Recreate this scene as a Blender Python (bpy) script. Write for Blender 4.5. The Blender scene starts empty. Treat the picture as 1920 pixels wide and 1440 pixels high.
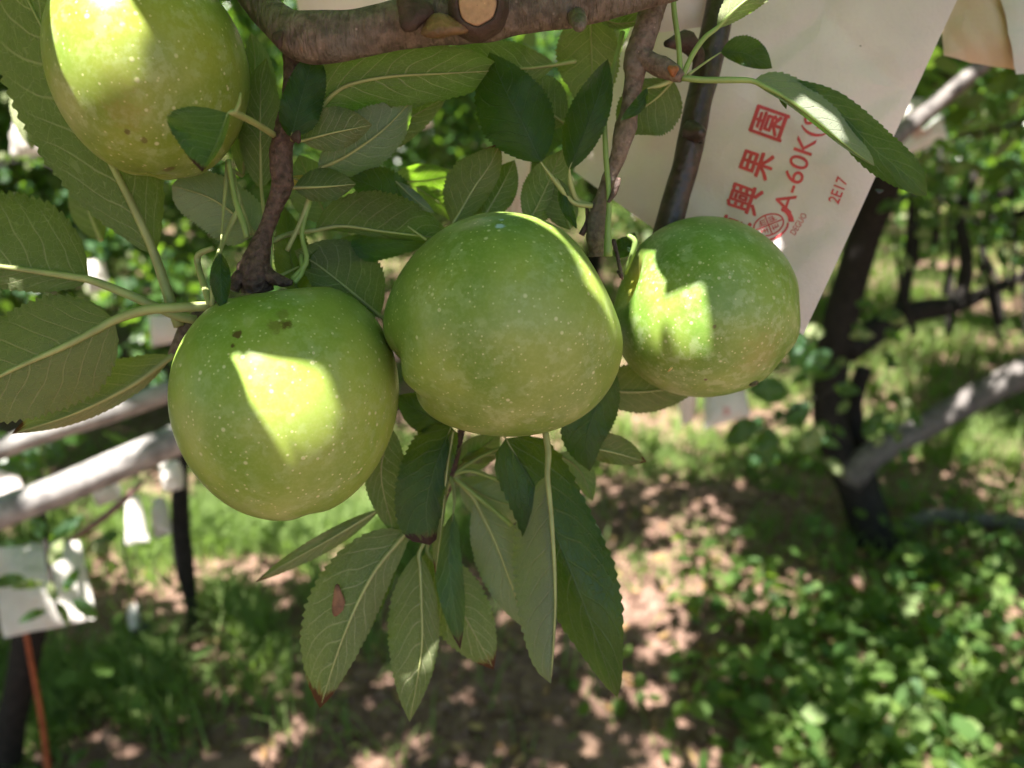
import bpy, math, random
import numpy as np
from mathutils import Vector, Matrix
from mathutils.bvhtree import BVHTree

random.seed(7)
rng = np.random.default_rng(11)
scene = bpy.context.scene
COL = scene.collection

# ------------------------------------------------------------------ camera
CAM_H = 1.30
PITCH = math.radians(20.0)
FPX = 1442.0                                   # focal length in pixels of a 1920 px wide frame
CAM = np.array((0.0, 0.0, CAM_H))
RIGHT = np.array((1.0, 0.0, 0.0))
UPV = np.array((0.0, math.sin(PITCH), math.cos(PITCH)))
FWD = np.array((0.0, math.cos(PITCH), -math.sin(PITCH)))
cam_data = bpy.data.cameras.new("camera")
cam = bpy.data.objects.new("camera", cam_data)
COL.objects.link(cam)
cam.location = CAM
cam.rotation_euler = (math.radians(90) - PITCH, 0, 0)
cam_data.sensor_width = 36.0
cam_data.lens = 36.0 * FPX / 1920.0
cam_data.clip_start = 0.01
cam_data.clip_end = 600
cam_data.dof.use_dof = True
cam_data.dof.focus_distance = 0.268
cam_data.dof.aperture_fstop = 8.0
scene.camera = cam

# ------------------------------------------------------------------ light
s_cam = np.array((-0.22, 0.78, 0.585))
SUN = s_cam[0] * RIGHT + s_cam[1] * UPV - s_cam[2] * FWD
SUN = SUN / np.linalg.norm(SUN)
world = bpy.data.worlds.new("World")
scene.world = world
world.use_nodes = True
wn = world.node_tree
bg = wn.nodes["Background"]
sky = wn.nodes.new("ShaderNodeTexSky")
sky.sky_type = 'NISHITA'
sky.sun_disc = False
sky.sun_elevation = math.asin(SUN[2])
sky.sun_rotation = math.atan2(SUN[0], SUN[1])
wn.links.new(sky.outputs[0], bg.inputs[0])
bg.inputs[1].default_value = 0.05
sun_data = bpy.data.lights.new("sun", 'SUN')
sun_data.energy = 5.0
sun_data.angle = math.radians(0.53)
sun_data.color = (1.0, 0.95, 0.87)
sun = bpy.data.objects.new("sun", sun_data)
COL.objects.link(sun)
sun.rotation_euler = Vector(SUN).to_track_quat('Z', 'Y').to_euler()

scene.view_settings.view_transform = 'Standard'
scene.view_settings.look = 'None'
scene.view_settings.gamma = 1.0
scene.view_settings.use_curve_mapping = False
scene.view_settings.exposure = 2.45
scene.render.engine = 'CYCLES'
scene.cycles.use_denoising = True
scene.cycles.max_bounces = 8
scene.cycles.diffuse_bounces = 4
scene.cycles.glossy_bounces = 3
scene.cycles.transmission_bounces = 6
scene.cycles.transparent_max_bounces = 6
scene.cycles.sample_clamp_indirect = 6.0
scene.cycles.caustics_reflective = False
scene.cycles.caustics_refractive = False


# ------------------------------------------------------------------ helpers
def P(px, py, d):
    """world point seen at photo pixel (px, py) at distance d along the view axis"""
    return CAM + RIGHT * ((px - 960) / FPX * d) - UPV * ((py - 720) / FPX * d) + FWD * d


def G(px, py, z=0.0):
    """point at height z under photo pixel (px, py)"""
    r = RIGHT * ((px - 960) / FPX) - UPV * ((py - 720) / FPX) + FWD
    t = (z - CAM_H) / r[2]
    return CAM + r * t


def proj(p):
    v = np.asarray(p) - CAM
    d = v @ FWD
    return 960 + FPX * (v @ RIGHT) / d, 720 - FPX * (v @ UPV) / d, d


def tag(o, label=None, cat=None, group=None, kind=None):
    if label: o["label"] = label
    if cat: o["category"] = cat
    if group: o["group"] = group
    if kind: o["kind"] = kind
    return o


def thing(name, label, cat, loc=(0, 0, 0), group=None):
    o = bpy.data.objects.new(name, None)
    o.empty_display_size = 0.02
    o.location = loc
    COL.objects.link(o)
    return tag(o, label, cat, group)


def link(name, me, mat, parent=None, smooth=True):
    o = bpy.data.objects.new(name, me)
    COL.objects.link(o)
    if mat is not None:
        me.materials.append(mat)
    if smooth:
        me.polygons.foreach_set("use_smooth", np.ones(len(me.polygons), dtype=bool))
    if parent is not None:
        o.parent = parent
        o.matrix_parent_inverse = Matrix.Translation(parent.matrix_world.translation if False else parent.location).inverted()
    return o


def mesh_np(name, V, F, uv=None):
    """V (n,3), F (m,k) all of one size; uv per vertex"""
    me = bpy.data.meshes.new(name)
    V = np.asarray(V, dtype=np.float32)
    F = np.asarray(F, dtype=np.int32)
    m, k = F.shape
    me.vertices.add(len(V))
    me.vertices.foreach_set("co", V.ravel())
    me.loops.add(m * k)
    me.loops.foreach_set("vertex_index", F.ravel())
    me.polygons.add(m)
    me.polygons.foreach_set("loop_start", np.arange(0, m * k, k, dtype=np.int32))
    if uv is not None:
        l = me.uv_layers.new(name="UVMap")
        l.data.foreach_set("uv", np.asarray(uv, dtype=np.float32)[F.ravel()].ravel())
    me.update(calc_edges=True)
    me.validate()
    return me


def catmull(pts, n):
    """smooth curve through rows of pts, n samples"""
    p = np.asarray(pts, dtype=float)
    if len(p) == 2:
        t = np.linspace(0, 1, n)[:, None]
        return p[0] * (1 - t) + p[1] * t
    seg = np.linalg.norm(np.diff(p[:, :2], axis=0), axis=1) if p.shape[1] >= 3 and np.abs(p[:, 0]).max() > 30 else np.linalg.norm(np.diff(p[:, :3], axis=0), axis=1)
    k = np.concatenate([[0], np.cumsum(np.maximum(seg, 1e-6))])
    ts = np.linspace(0, k[-1], n)
    q = np.vstack([2 * p[0] - p[1], p, 2 * p[-1] - p[-2]])
    kk = np.concatenate([[-k[1]], k, [k[-1] + (k[-1] - k[-2])]])
    out = np.zeros((n, p.shape[1]))
    for a, t in enumerate(ts):
        i = min(max(np.searchsorted(k, t, side='right') - 1, 0), len(p) - 2)
        t0, t1, t2, t3 = kk[i:i + 4]
        p0, p1, p2, p3 = q[i:i + 4]
        m1 = (p2 - p0) / (t2 - t0) * (t2 - t1)
        m2 = (p3 - p1) / (t3 - t1) * (t2 - t1)
        u = (t - t1) / (t2 - t1)
        out[a] = (2 * u**3 - 3 * u**2 + 1) * p1 + (u**3 - 2 * u**2 + u) * m1 + (-2 * u**3 + 3 * u**2) * p2 + (u**3 - u**2) * m2
    return out


def vnoise(p, sc, seed=0):
    """cheap smooth pseudo noise of points (n,3): sum of sines"""
    r = np.random.default_rng(seed)
    out = np.zeros(len(p))
    for _ in range(5):
        w = r.normal(size=3) * sc
        out += np.sin(p @ w + r.uniform(0, 6.28))
    return out / 3.0


def tube_arrays(C, R, ns=12, rough=0.0, seed=0, rings=0.0):
    C = np.asarray(C, float); R = np.asarray(R, float)
    n = len(C)
    T = np.gradient(C, axis=0)
    T /= np.linalg.norm(T, axis=1)[:, None] + 1e-12
    a = np.array((0.0, 0, 1)) if abs(T[0][2]) < 0.9 else np.array((1.0, 0, 0))
    N = np.zeros_like(C)
    for i in range(n):
        a = a - T[i] * (a @ T[i]); a /= np.linalg.norm(a) + 1e-12
        N[i] = a
    B = np.cross(T, N)
    th = np.linspace(0, 2 * np.pi, ns, endpoint=False)
    V = C[:, None, :] + R[:, None, None] * (np.cos(th)[None, :, None] * N[:, None, :] + np.sin(th)[None, :, None] * B[:, None, :])
    V = V.reshape(-1, 3)
    if rough > 0:
        rr = np.repeat(R, ns)
        ctr = np.repeat(C, ns, axis=0)
        k = 1.0 / max(R.mean(), 1e-5)
        d = vnoise(V, 0.9 * k, seed) * 0.6 + vnoise(V, 2.2 * k, seed + 1) * 0.4 + vnoise(V, 4 * k, seed + 2) * 0.25
        if rings:
            s = np.repeat(np.concatenate([[0], np.cumsum(np.linalg.norm(np.diff(C, axis=0), axis=1))]), ns)
            d += rings * np.maximum(0, np.sin(s * k * 2.3 + vnoise(V, .6 * k, seed + 4)))**6
        V = ctr + (V - ctr) * (1 + rough * d)[:, None]
    F = []
    for i in range(n - 1):
        for j in range(ns):
            b = i * ns + j; c = i * ns + (j + 1) % ns
            F.append((b, c, c + ns, b + ns))
    V = np.vstack([V, C[0], C[-1]])
    for j in range(ns):
        F.append((len(V) - 2, (j + 1) % ns, j, j))
        F.append((len(V) - 1, (n - 1) * ns + j, (n - 1) * ns + (j + 1) % ns, (n - 1) * ns + (j + 1) % ns))
    return V, F


def add_tube(name, C, R, mat, parent=None, ns=12, rough=0.0, seed=0, rings=0.0):
    V, F = tube_arrays(C, R, ns, rough, seed, rings)
    me = bpy.data.meshes.new(name)
    F2 = [f if f[2] != f[3] else f[:3] for f in F]
    me.from_pydata([tuple(v) for v in V], [], [tuple(int(x) for x in f) for f in F2])
    me.update()
    return link(name, me, mat, parent)


def ptube(name, pts, mat, parent=None, n=40, ns=12, rough=0.0, seed=0, rings=0.0):
    """tube through (px, py, depth, width in px)"""
    q = catmull(pts, n)
    C = np.array([P(a, b, d) for a, b, d, w in q])
    R = np.array([max(w, .3) / 2 / FPX * d for a, b, d, w in q])
    return add_tube(name, C, R, mat, parent, ns, rough, seed, rings)


# ------------------------------------------------------------------ materials
class NT:
    def __init__(self, name):
        self.m = bpy.data.materials.new(name)
        self.m.use_nodes = True
        self.t = self.m.node_tree
        self.t.nodes.clear()
        self.out = self.t.nodes.new("ShaderNodeOutputMaterial")

    def n(self, kind, **kw):
        nd = self.t.nodes.new("ShaderNode" + kind)
        for k, v in kw.items():
            setattr(nd, k, v)
        return nd

    def set(self, sock, val):
        if hasattr(val, "is_output") or isinstance(val, bpy.types.NodeSocket):
            self.t.links.new(val, sock)
        else:
            if isinstance(val, (tuple, list)) and len(val) == 3 and len(sock.default_value) == 4:
                val = (*val, 1)
            sock.default_value = val

    def math(self, op, a, b=None, c=None, clamp=False):
        nd = self.n("Math", operation=op, use_clamp=clamp)
        self.set(nd.inputs[0], a)
        if b is not None: self.set(nd.inputs[1], b)
        if c is not None: self.set(nd.inputs[2], c)
        return nd.outputs[0]

    def mix(self, f, a, b, blend='MIX'):
        nd = self.n("Mix", data_type='RGBA', blend_type=blend)
        self.set(nd.inputs[0], f)
        self.set(nd.inputs[6], a)
        self.set(nd.inputs[7], b)
        return nd.outputs[2]

    def step(self, v, a, b):
        nd = self.n("MapRange", interpolation_type='SMOOTHSTEP')
        self.set(nd.inputs[0], v)
        nd.inputs[1].default_value = a; nd.inputs[2].default_value = b
        return nd.outputs[0]

    def noise(self, vec, sc, detail=3.0, rough=.55):
        nd = self.n("TexNoise")
        if vec is not None: self.set(nd.inputs["Vector"], vec)
        nd.inputs["Scale"].default_value = sc
        nd.inputs["Detail"].default_value = detail
        nd.inputs["Roughness"].default_value = rough
        return nd.outputs[0]

    def voro(self, vec, sc, feature='F1'):
        nd = self.n("TexVoronoi", feature=feature)
        if vec is not None: self.set(nd.inputs["Vector"], vec)
        nd.inputs["Scale"].default_value = sc
        return nd

    def princ(self, **kw):
        nd = self.n("BsdfPrincipled")
        for k, v in kw.items():
            self.set(nd.inputs[k.replace("_", " ")], v)
        return nd

    def bump(self, h, strength=.3, dist=.001):
        nd = self.n("Bump")
        nd.inputs["Strength"].default_value = strength
        nd.inputs["Distance"].default_value = dist
        self.set(nd.inputs["Height"], h)
        return nd.outputs[0]

    def done(self, sock):
        self.t.links.new(sock, self.out.inputs[0])
        return self.m


def mat_plain(name, col, rough=.6, var=.25, sc=60, bump=.0, spec=.4):
    m = NT(name)
    tc = m.n("TexCoord").outputs["Object"]
    nz = m.noise(tc, sc)
    c2 = tuple(c * (1 - var) for c in col); c3 = tuple(min(1, c * (1 + var)) for c in col)
    b = m.princ(Base_Color=m.mix(m.step(nz, .3, .7), c2, c3), Roughness=rough)
    b.inputs["Specular IOR Level"].default_value = spec
    if bump:
        m.set(b.inputs["Normal"], m.bump(m.noise(tc, sc * 2.5, 4), bump, .002))
    return m.done(b.outputs[0])


def mat_leaf(name, burn=0.0, pale=0.0, hue=(1, 1, 1), gloss=.36):
    """two sided leaf: dark glossy upper face, pale felted underside, veins from the UV layout"""
    m = NT(name)
    uv = m.n("UVMap").outputs[0]
    sep = m.n("SeparateXYZ"); m.set(sep.inputs[0], uv)
    u, v0 = sep.outputs[0], sep.outputs[1]
    oi = m.n("ObjectInfo")
    rnd = oi.outputs["Random"]
    v = m.math('SUBTRACT', m.math('MULTIPLY', v0, 2.0), 1.0)
    av = m.math('ABSOLUTE', v)
    side = m.math('GREATER_THAN', v, 0.0)
    comb = m.n("CombineXYZ")
    m.set(comb.inputs[0], m.math('MULTIPLY', u, 2.2)); m.set(comb.inputs[1], v); m.set(comb.inputs[2], m.math('MULTIPLY', rnd, 37.0))
    vec = comb.outputs[0]
    wob = m.noise(vec, 1.7, .5)
    # side veins
    ph = m.math('MULTIPLY_ADD', u, 8.5, m.math('MULTIPLY', av, -1.9))
    ph = m.math('MULTIPLY_ADD', m.math('MULTIPLY', av, av), -0.6, ph)
    ph = m.math('ADD', ph, m.math('MULTIPLY', side, 0.45))
    ph = m.math('ADD', ph, m.math('MULTIPLY', wob, 1.1))
    fr = m.math('FRACT', ph)
    dist = m.math('ABSOLUTE', m.math('SUBTRACT', fr, .5))       # 0 in the vein
    vein1 = m.math('SUBTRACT', 1.0, m.step(dist, .016, .075))
    vein1 = m.math('MULTIPLY', vein1, m.math('SUBTRACT', 1.0, m.step(av, .55, .98)))
    # netted veins
    nv = m.n("Mapping"); nv.vector_type = 'POINT'
    m.set(nv.inputs[0], vec)
    vo = m.voro(nv.outputs[0], 11, 'DISTANCE_TO_EDGE').outputs["Distance"]
    vein2 = m.math('SUBTRACT', 1.0, m.step(vo, .01, .06))
    vo3 = m.voro(nv.outputs[0], 30, 'DISTANCE_TO_EDGE').outputs["Distance"]
    vein3 = m.math('SUBTRACT', 1.0, m.step(vo3, .02, .12))
    mid = m.math('SUBTRACT', 1.0, m.step(av, .012, .035))
    big = m.math('MAXIMUM', m.math('MULTIPLY', vein1, .9), mid)
    nz = m.noise(vec, 3.0, 4)
    fine = m.noise(vec, 70.0, 2)
    # colours
    top = m.mix(m.step(nz, .3, .7), (.017, .052, .027), (.030, .074, .032))
    top = m.mix(m.math('MULTIPLY', vein2, .35), top, (.055, .12, .055))
    top = m.mix(m.math('MULTIPLY', big, .6), top, (.14, .22, .11))
    un = m.mix(m.step(nz, .25, .75), (.120, .155, .060), (.155, .185, .080))
    un = m.mix(m.math('MULTIPLY', rnd, .55), un, (.19, .19, .115))
    un = m.mix(m.math('MULTIPLY', m.step(fine, .35, .65), .18), un, (.26, .28, .19))
    un = m.mix(m.math('MULTIPLY', vein3, .22), un, (.34, .36, .22))
    un = m.mix(m.math('MULTIPLY', vein2, .5), un, (.36, .39, .23))
    un = m.mix(m.math('MULTIPLY', big, .9), un, (.44, .45, .27))
    if pale:
        un = m.mix(pale, un, (.34, .37, .30))
    tr = m.mix(m.step(nz, .2, .8), (.22, .46, .015), (.30, .56, .03))
    tr = m.mix(m.math('MULTIPLY', big, .6), tr, (.42, .60, .12))
    tr = m.mix(m.math('MULTIPLY', vein2, .35), tr, (.45, .68, .10))
    bv = m.math('MULTIPLY_ADD', m.math('FRACT', m.math('MULTIPLY', rnd, 7.31)), .60, .68)
    hb = m.n("CombineColor"); 
    for i, h in enumerate(hue): m.set(hb.inputs[i], m.math('MULTIPLY', bv, h))
    top = m.mix(1.0, top, hb.outputs[0], 'MULTIPLY')
    un = m.mix(1.0, un, hb.outputs[0], 'MULTIPLY')
    # specks and scorched tips
    sp = m.voro(vec, 7, 'F1').outputs["Distance"]
    speck = m.math('MULTIPLY', m.math('SUBTRACT', 1.0, m.step(sp, .02, .05)), m.math('GREATER_THAN', m.noise(vec, 4, 1), .6))
    if burn:
        bm = m.math('ADD', u, m.math('MULTIPLY', m.noise(vec, 7, 2), .16))
        bm = m.math('ADD', bm, m.math('MULTIPLY', av, .05))
        bm = m.math('MAXIMUM', m.step(bm, 1.06 - burn, 1.09 - burn), speck)
    else:
        bm = m.math('MULTIPLY', speck, .8)
    halo = m.math('MULTIPLY', m.step(m.math('ADD', u, m.math('MULTIPLY', m.noise(vec, 5, 2), .2)), 1.03 - max(burn, .03), 1.12 - max(burn, .03)), .75 if burn else .15)
    un = m.mix(halo, un, (.25, .19, .06)); top = m.mix(halo, top, (.09, .07, .02)); tr = m.mix(halo, tr, (.40, .26, .04))
    top = m.mix(bm, top, (.045, .020, .013))
    un = m.mix(bm, un, (.12, .055, .028))
    tr = m.mix(bm, tr, (.10, .03, .005))
    bf = m.n("NewGeometry").outputs["Backfacing"]
    col = m.mix(bf, top, un)
    h = m.math('ADD', m.math('MULTIPLY', big, 1.0), m.math('MULTIPLY', vein2, .5))
    h = m.math('ADD', h, m.math('MULTIPLY', fine, .25))
    bmp = m.bump(h, .6, .0009)
    b = m.princ(Base_Color=col, Roughness=m.math('MULTIPLY_ADD', bf, .68 - gloss, m.math('MULTIPLY_ADD', fine, .1, gloss - .05)), Normal=bmp)
    m.set(b.inputs["Specular IOR Level"], m.math('MULTIPLY_ADD', bf, -.28, .45))
    t = m.n("BsdfTranslucent"); m.set(t.inputs[0], tr); m.set(t.inputs[1], bmp)
    mx = m.n("MixShader"); mx.inputs[0].default_value = .40
    m.t.links.new(b.outputs[0], mx.inputs[1]); m.t.links.new(t.outputs[0], mx.inputs[2])
    return m.done(mx.outputs[0])


def mat_foliage(name, c1, c2, under, tr=(.26, .48, .03), rough=.36, spec=.5, trf=.36):
    m = NT(name)
    g = m.n("NewGeometry")
    r = g.outputs["Random Per Island"]
    top = m.mix(r, c1, c2)
    un = m.mix(r, under, tuple(x * .75 for x in under))
    col = m.mix(g.outputs["Backfacing"], top, un)
    b = m.princ(Base_Color=col, Roughness=m.math('MULTIPLY_ADD', g.outputs["Backfacing"], .3, rough))
    b.inputs["Specular IOR Level"].default_value = spec
    t = m.n("BsdfTranslucent"); m.set(t.inputs[0], tr)
    mx = m.n("MixShader"); mx.inputs[0].default_value = trf
    m.t.links.new(b.outputs[0], mx.inputs[1]); m.t.links.new(t.outputs[0], mx.inputs[2])
    return m.done(mx.outputs[0])


def mat_bark(name, c1, c2, c3, sc=220, bump=.6, rough=.75, spec=.3, rings=0):
    m = NT(name)
    tc = m.n("TexCoord").outputs["Object"]
    a = m.noise(tc, sc, 5, .6)
    b_ = m.noise(tc, sc * .22, 3)
    col = m.mix(m.step(a, .32, .68), c1, c2)
    col = m.mix(m.math('MULTIPLY', m.step(b_, .45, .7), .6), col, c3)
    vo = m.voro(tc, sc * 1.1).outputs["Distance"]
    if rings:
        mp = m.n("Mapping"); m.set(mp.inputs[0], tc); mp.inputs[3].default_value = (rings, 1.0, 1.0)
        rg = m.noise(mp.outputs[0], 90, 4, .6)
        col = m.mix(m.math('MULTIPLY', m.step(rg, .5, .72), .55), col, tuple(x * .55 for x in c1))
        a = m.math('ADD', m.math('MULTIPLY', a, .6), m.math('MULTIPLY', m.step(rg, .35, .7), -1.0))
        lv = m.voro(mp.outputs[0], 60).outputs["Distance"]
        ln = m.math('MULTIPLY', m.math('SUBTRACT', 1.0, m.step(lv, .08, .2)), m.step(m.noise(tc, 70, 1), .5, .58))
        col = m.mix(m.math('MULTIPLY', ln, .7), col, (.24, .12, .06))
    dots = m.math('MULTIPLY', m.math('SUBTRACT', 1.0, m.step(vo, .05, .16)), m.step(m.noise(tc, sc * .5, 1), .5, .6))
    col = m.mix(m.math('MULTIPLY', dots, .55), col, tuple(min(1, x * 1.8 + .05) for x in c2))
    p = m.princ(Base_Color=col, Roughness=rough)
    p.inputs["Specular IOR Level"].default_value = spec
    m.set(p.inputs["Normal"], m.bump(m.math('ADD', a, m.math('MULTIPLY', vo, .4)), bump, .0012))
    return m.done(p.outputs[0])


def mat_apple(name, spots=(), dens=150, bloom=.35, russet=None, yellow=None, blush=None, base=(.145, .245, .030), base2=(.25, .345, .058)):
    """green apple skin: mottled wax bloom, pale lenticels with a brown heart, russet marks at given places"""
    m = NT(name)
    tc = m.n("TexCoord").outputs["Object"]
    n1 = m.noise(tc, 28, 3)
    n2 = m.noise(tc, 260, 4, .65)
    n3 = m.noise(tc, 75, 3)
    col = m.mix(m.step(n1, .3, .7), base, base2)
    # waxy mottling
    mott = m.math('MULTIPLY', m.step(n2, .46, .60), m.step(n3, .38, .58))
    col = m.mix(m.math('MULTIPLY', mott, bloom), col, (.40, .48, .28))
    # lenticels
    vo = m.voro(tc, dens)
    d = vo.outputs["Distance"]
    sepc = m.n("SeparateColor"); m.set(sepc.inputs[0], vo.outputs["Color"])
    keep = m.math('GREATER_THAN', sepc.outputs[0], .22)
    rad = m.math('MULTIPLY_ADD', sepc.outputs[1], .085, .065)
    halo = m.math('MULTIPLY', m.math('SUBTRACT', 1.0, m.step(m.math('DIVIDE', d, rad), .55, 1.7)), keep)
    core = m.math('MULTIPLY', m.math('SUBTRACT', 1.0, m.step(m.math('DIVIDE', d, rad), .25, .62)), m.math('GREATER_THAN', sepc.outputs[2], .5))
    core = m.math('MULTIPLY', core, keep)
    col = m.mix(m.math('MULTIPLY', halo, .62), col, (.66, .66, .42))
    col = m.mix(m.math('MULTIPLY', core, .55), col, (.36, .20, .07))
    vs2 = m.voro(tc, dens * 1.9)
    sc2 = m.n("SeparateColor"); m.set(sc2.inputs[0], vs2.outputs["Color"])
    h2 = m.math('MULTIPLY', m.math('SUBTRACT', 1.0, m.step(vs2.outputs["Distance"], .10, .22)), m.math('GREATER_THAN', sc2.outputs[0], .45))
    col = m.mix(m.math('MULTIPLY', h2, .68), col, (.58, .58, .32))
    n4 = m.noise(tc, 900, 2)
    col = m.mix(m.math('MULTIPLY', m.step(n4, .4, .75), .14), col, (.42, .47, .22))
    n5 = m.noise(tc, 14, 4)
    col = m.mix(m.math('MULTIPLY', m.step(n5, .42, .68), .22), col, (.33, .33, .08))
    # fine brown flecks
    vf = m.voro(tc, 420).outputs["Distance"]
    fl = m.math('MULTIPLY', m.math('SUBTRACT', 1.0, m.step(vf, .06, .16)), m.step(m.noise(tc, 45, 2), .60, .70))
    col = m.mix(m.math('MULTIPLY', fl, .55), col, (.16, .09, .02))

    def near(pt, r0, r1, wob=.004):
        off = m.n("VectorMath", operation='SUBTRACT'); m.set(off.inputs[0], tc); off.inputs[1].default_value = pt
        ln = m.n("VectorMath", operation='LENGTH'); m.set(ln.inputs[0], off.outputs[0])
        dd = m.math('ADD', ln.outputs["Value"], m.math('MULTIPLY', m.math('SUBTRACT', m.noise(tc, 330, 4, .7), .5), wob))
        return m.math('SUBTRACT', 1.0, m.step(dd, r0, r1))
    rough = m.math('MULTIPLY_ADD', n2, .22, .22)
    if yellow:
        col = m.mix(m.math('MULTIPLY', near(yellow[0], yellow[1] * .2, yellow[1]), .7), col, (.58, .52, .10))
    if russet:
        col = m.mix(m.math('MULTIPLY', near(russet[0], russet[1] * .25, russet[1], .02), .55), col, (.22, .17, .05))
    if blush:
        col = m.mix(m.math('MULTIPLY', near(blush[0], blush[1] * .1, blush[1], .02), .2), col, (.34, .15, .06))
    for pt, r, c, k in spots:
        col = m.mix(m.math('MULTIPLY', near(pt, r * .4, r, r * 2.0), k), col, c)
    bmp = m.bump(m.math('ADD', m.math('MULTIPLY', halo, .6), m.math('MULTIPLY', n2, .25)), .12, .0006)
    p = m.princ(Base_Color=col, Roughness=rough, Normal=bmp)
    p.inputs["Specular IOR Level"].default_value = .42
    p.inputs["Subsurface Weight"].default_value = .12
    p.inputs["Subsurface Radius"].default_value = (.5, 1.0, .15)
    p.inputs["Subsurface Scale"].default_value = .004
    return m.done(p.outputs[0])


def mat_paper(name, col=(.88, .79, .78), tr=.45):
    m = NT(name)
    tc = m.n("TexCoord").outputs["Object"]
    a = m.noise(tc, 14, 3)
    f = m.noise(tc, 600, 3)
    c = m.mix(m.step(a, .3, .7), tuple(x * .88 for x in col), tuple(min(1, x * 1.06) for x in col))
    c = m.mix(m.math('MULTIPLY', m.step(f, .45, .75), .10), c, tuple(x * .7 for x in col))
    sp = m.voro(tc, 75)
    speck = m.math('MULTIPLY', m.math('SUBTRACT', 1.0, m.step(sp.outputs["Distance"], .018, .04)), m.math('GREATER_THAN', m.noise(tc, 30, 0), .55))
    c = m.mix(m.math('MULTIPLY', speck, .7), c, (.10, .07, .05))
    cr = m.noise(tc, 35, 2)
    wv = m.n("VectorMath", operation='ADD'); m.set(wv.inputs[0], tc); nzv = m.n("TexNoise"); m.set(nzv.inputs["Vector"], tc); nzv.inputs["Scale"].default_value = 30; sc_ = m.n("VectorMath", operation='SCALE'); m.set(sc_.inputs[0], nzv.outputs[1]); sc_.inputs[3].default_value = .012; m.set(wv.inputs[1], sc_.outputs[0])
    ce = m.voro(wv.outputs[0], 22, 'DISTANCE_TO_EDGE').outputs["Distance"]
    cr = m.math('ADD', m.math('MULTIPLY', cr, .6), m.math('MULTIPLY', m.step(ce, .0, .22), .8))
    p = m.princ(Base_Color=c, Roughness=.62, Normal=m.bump(m.math('ADD', m.math('MULTIPLY', f, .2), cr), .5, .004))
    p.inputs["Specular IOR Level"].default_value = .3
    t = m.n("BsdfTranslucent"); m.set(t.inputs[0], c)
    mx = m.n("MixShader"); mx.inputs[0].default_value = tr
    m.t.links.new(p.outputs[0], mx.inputs[1]); m.t.links.new(t.outputs[0], mx.inputs[2])
    return m.done(mx.outputs[0])


def mat_soil():
    m = NT("soil")
    tc = m.n("TexCoord").outputs["Object"]
    a = m.noise(tc, 2.2, 4)
    b_ = m.noise(tc, 22, 5, .65)
    c_ = m.noise(tc, 130, 4, .6)
    col = m.mix(m.step(b_, .3, .7), (.11, .064, .046), (.26, .165, .13))
    col = m.mix(m.math('MULTIPLY', m.step(a, .45, .7), .5), col, (.20, .135, .09))
    col = m.mix(m.math('MULTIPLY', m.step(c_, .55, .75), .4), col, (.38, .26, .19))
    p = m.princ(Base_Color=col, Roughness=.95)
    p.inputs["Specular IOR Level"].default_value = .15
    m.set(p.inputs["Normal"], m.bump(m.math('ADD', b_, m.math('MULTIPLY', c_, .4)), .8, .02))
    return m.done(p.outputs[0])


def mat_water():
    m = NT("water_drop")
    p = m.princ(Base_Color=(1, 1, 1), Roughness=.02, IOR=1.33)
    p.inputs["Transmission Weight"].default_value = 1.0
    return m.done(p.outputs[0])


M_LEAF = mat_leaf("apple_leaf")
M_LEAF_BURN = mat_leaf("scorched_apple_leaf", burn=.055)
M_LEAF_TOP = mat_leaf("glossy_apple_leaf", hue=(.50, .62, .64), gloss=.26)
M_LEAF_GREY = mat_leaf("grey_backed_leaf", pale=.3, hue=(.80, .90, 1.0))
M_LEAF_PALE = mat_leaf("pale_apple_leaf", pale=.7)
M_LEAF_TAN = mat_leaf("tan_backed_leaf", burn=.04, pale=.25, hue=(1.12, .98, .85))
M_STALK = mat_plain("leaf_stalk", (.30, .33, .13), .5, .15, 90)
M_STALK_G = mat_plain("green_stalk", (.22, .31, .09), .5, .15, 90)
M_LIMB = mat_bark("grey_brown_bark", (.085, .066, .050), (.20, .155, .125), (.145, .135, .115), 240, 1.0, rings=3.2)
M_SPUR = mat_bark("spur_bark", (.040, .022, .017), (.125, .075, .06), (.085, .055, .045), 420, 1.2, .55, .4)
M_TWIG = mat_bark("knobbly_twig_bark", (.10, .072, .055), (.22, .165, .13), (.15, .13, .10), 400, .9)
M_DARK = mat_bark("wet_dark_bark", (.022, .014, .011), (.060, .035, .028), (.035, .024, .02), 260, .5, .35, .5)
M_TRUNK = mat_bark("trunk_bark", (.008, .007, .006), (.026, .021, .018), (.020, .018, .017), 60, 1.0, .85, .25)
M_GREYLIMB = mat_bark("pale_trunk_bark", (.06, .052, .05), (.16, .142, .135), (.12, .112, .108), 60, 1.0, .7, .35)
M_POLE = mat_plain("weathered_pole", (.22, .205, .20), .5, .4, 45, .35)
M_CUT = mat_bark("cut_wood", (.34, .21, .12), (.45, .28, .16), (.38, .25, .15), 420, .4, .85, .2)
M_COLLAR = mat_plain("bark_collar", (.055, .032, .024), .7, .3, 200, .5)
M_RESIN = mat_plain("resin_bark", (.15, .085, .035), .5, .4, 160, .6)
M_PAPER = mat_paper("bag_paper")
M_PAPER_W = mat_paper("white_bag_paper", (.72, .68, .64), .35)
M_PAPER_Y = mat_paper("tan_bag_paper", (.72, .58, .42), .4)
M_INK = mat_plain("red_ink", (.52, .055, .06), .6, .12, 200)
M_INK_F = mat_plain("faded_red_ink", (.45, .16, .14), .6, .12, 200)
M_WATER = mat_water()
M_SOIL = mat_soil()
M_CROWN = mat_foliage("crown_leaves", (.026, .070, .022), (.060, .115, .032), (.15, .19, .10), rough=.24, spec=.6)
M_GRASS = mat_foliage("grass_blades", (.085, .145, .032), (.20, .23, .09), (.14, .20, .06), (.30, .48, .07), .45, .35, .42)
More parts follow.
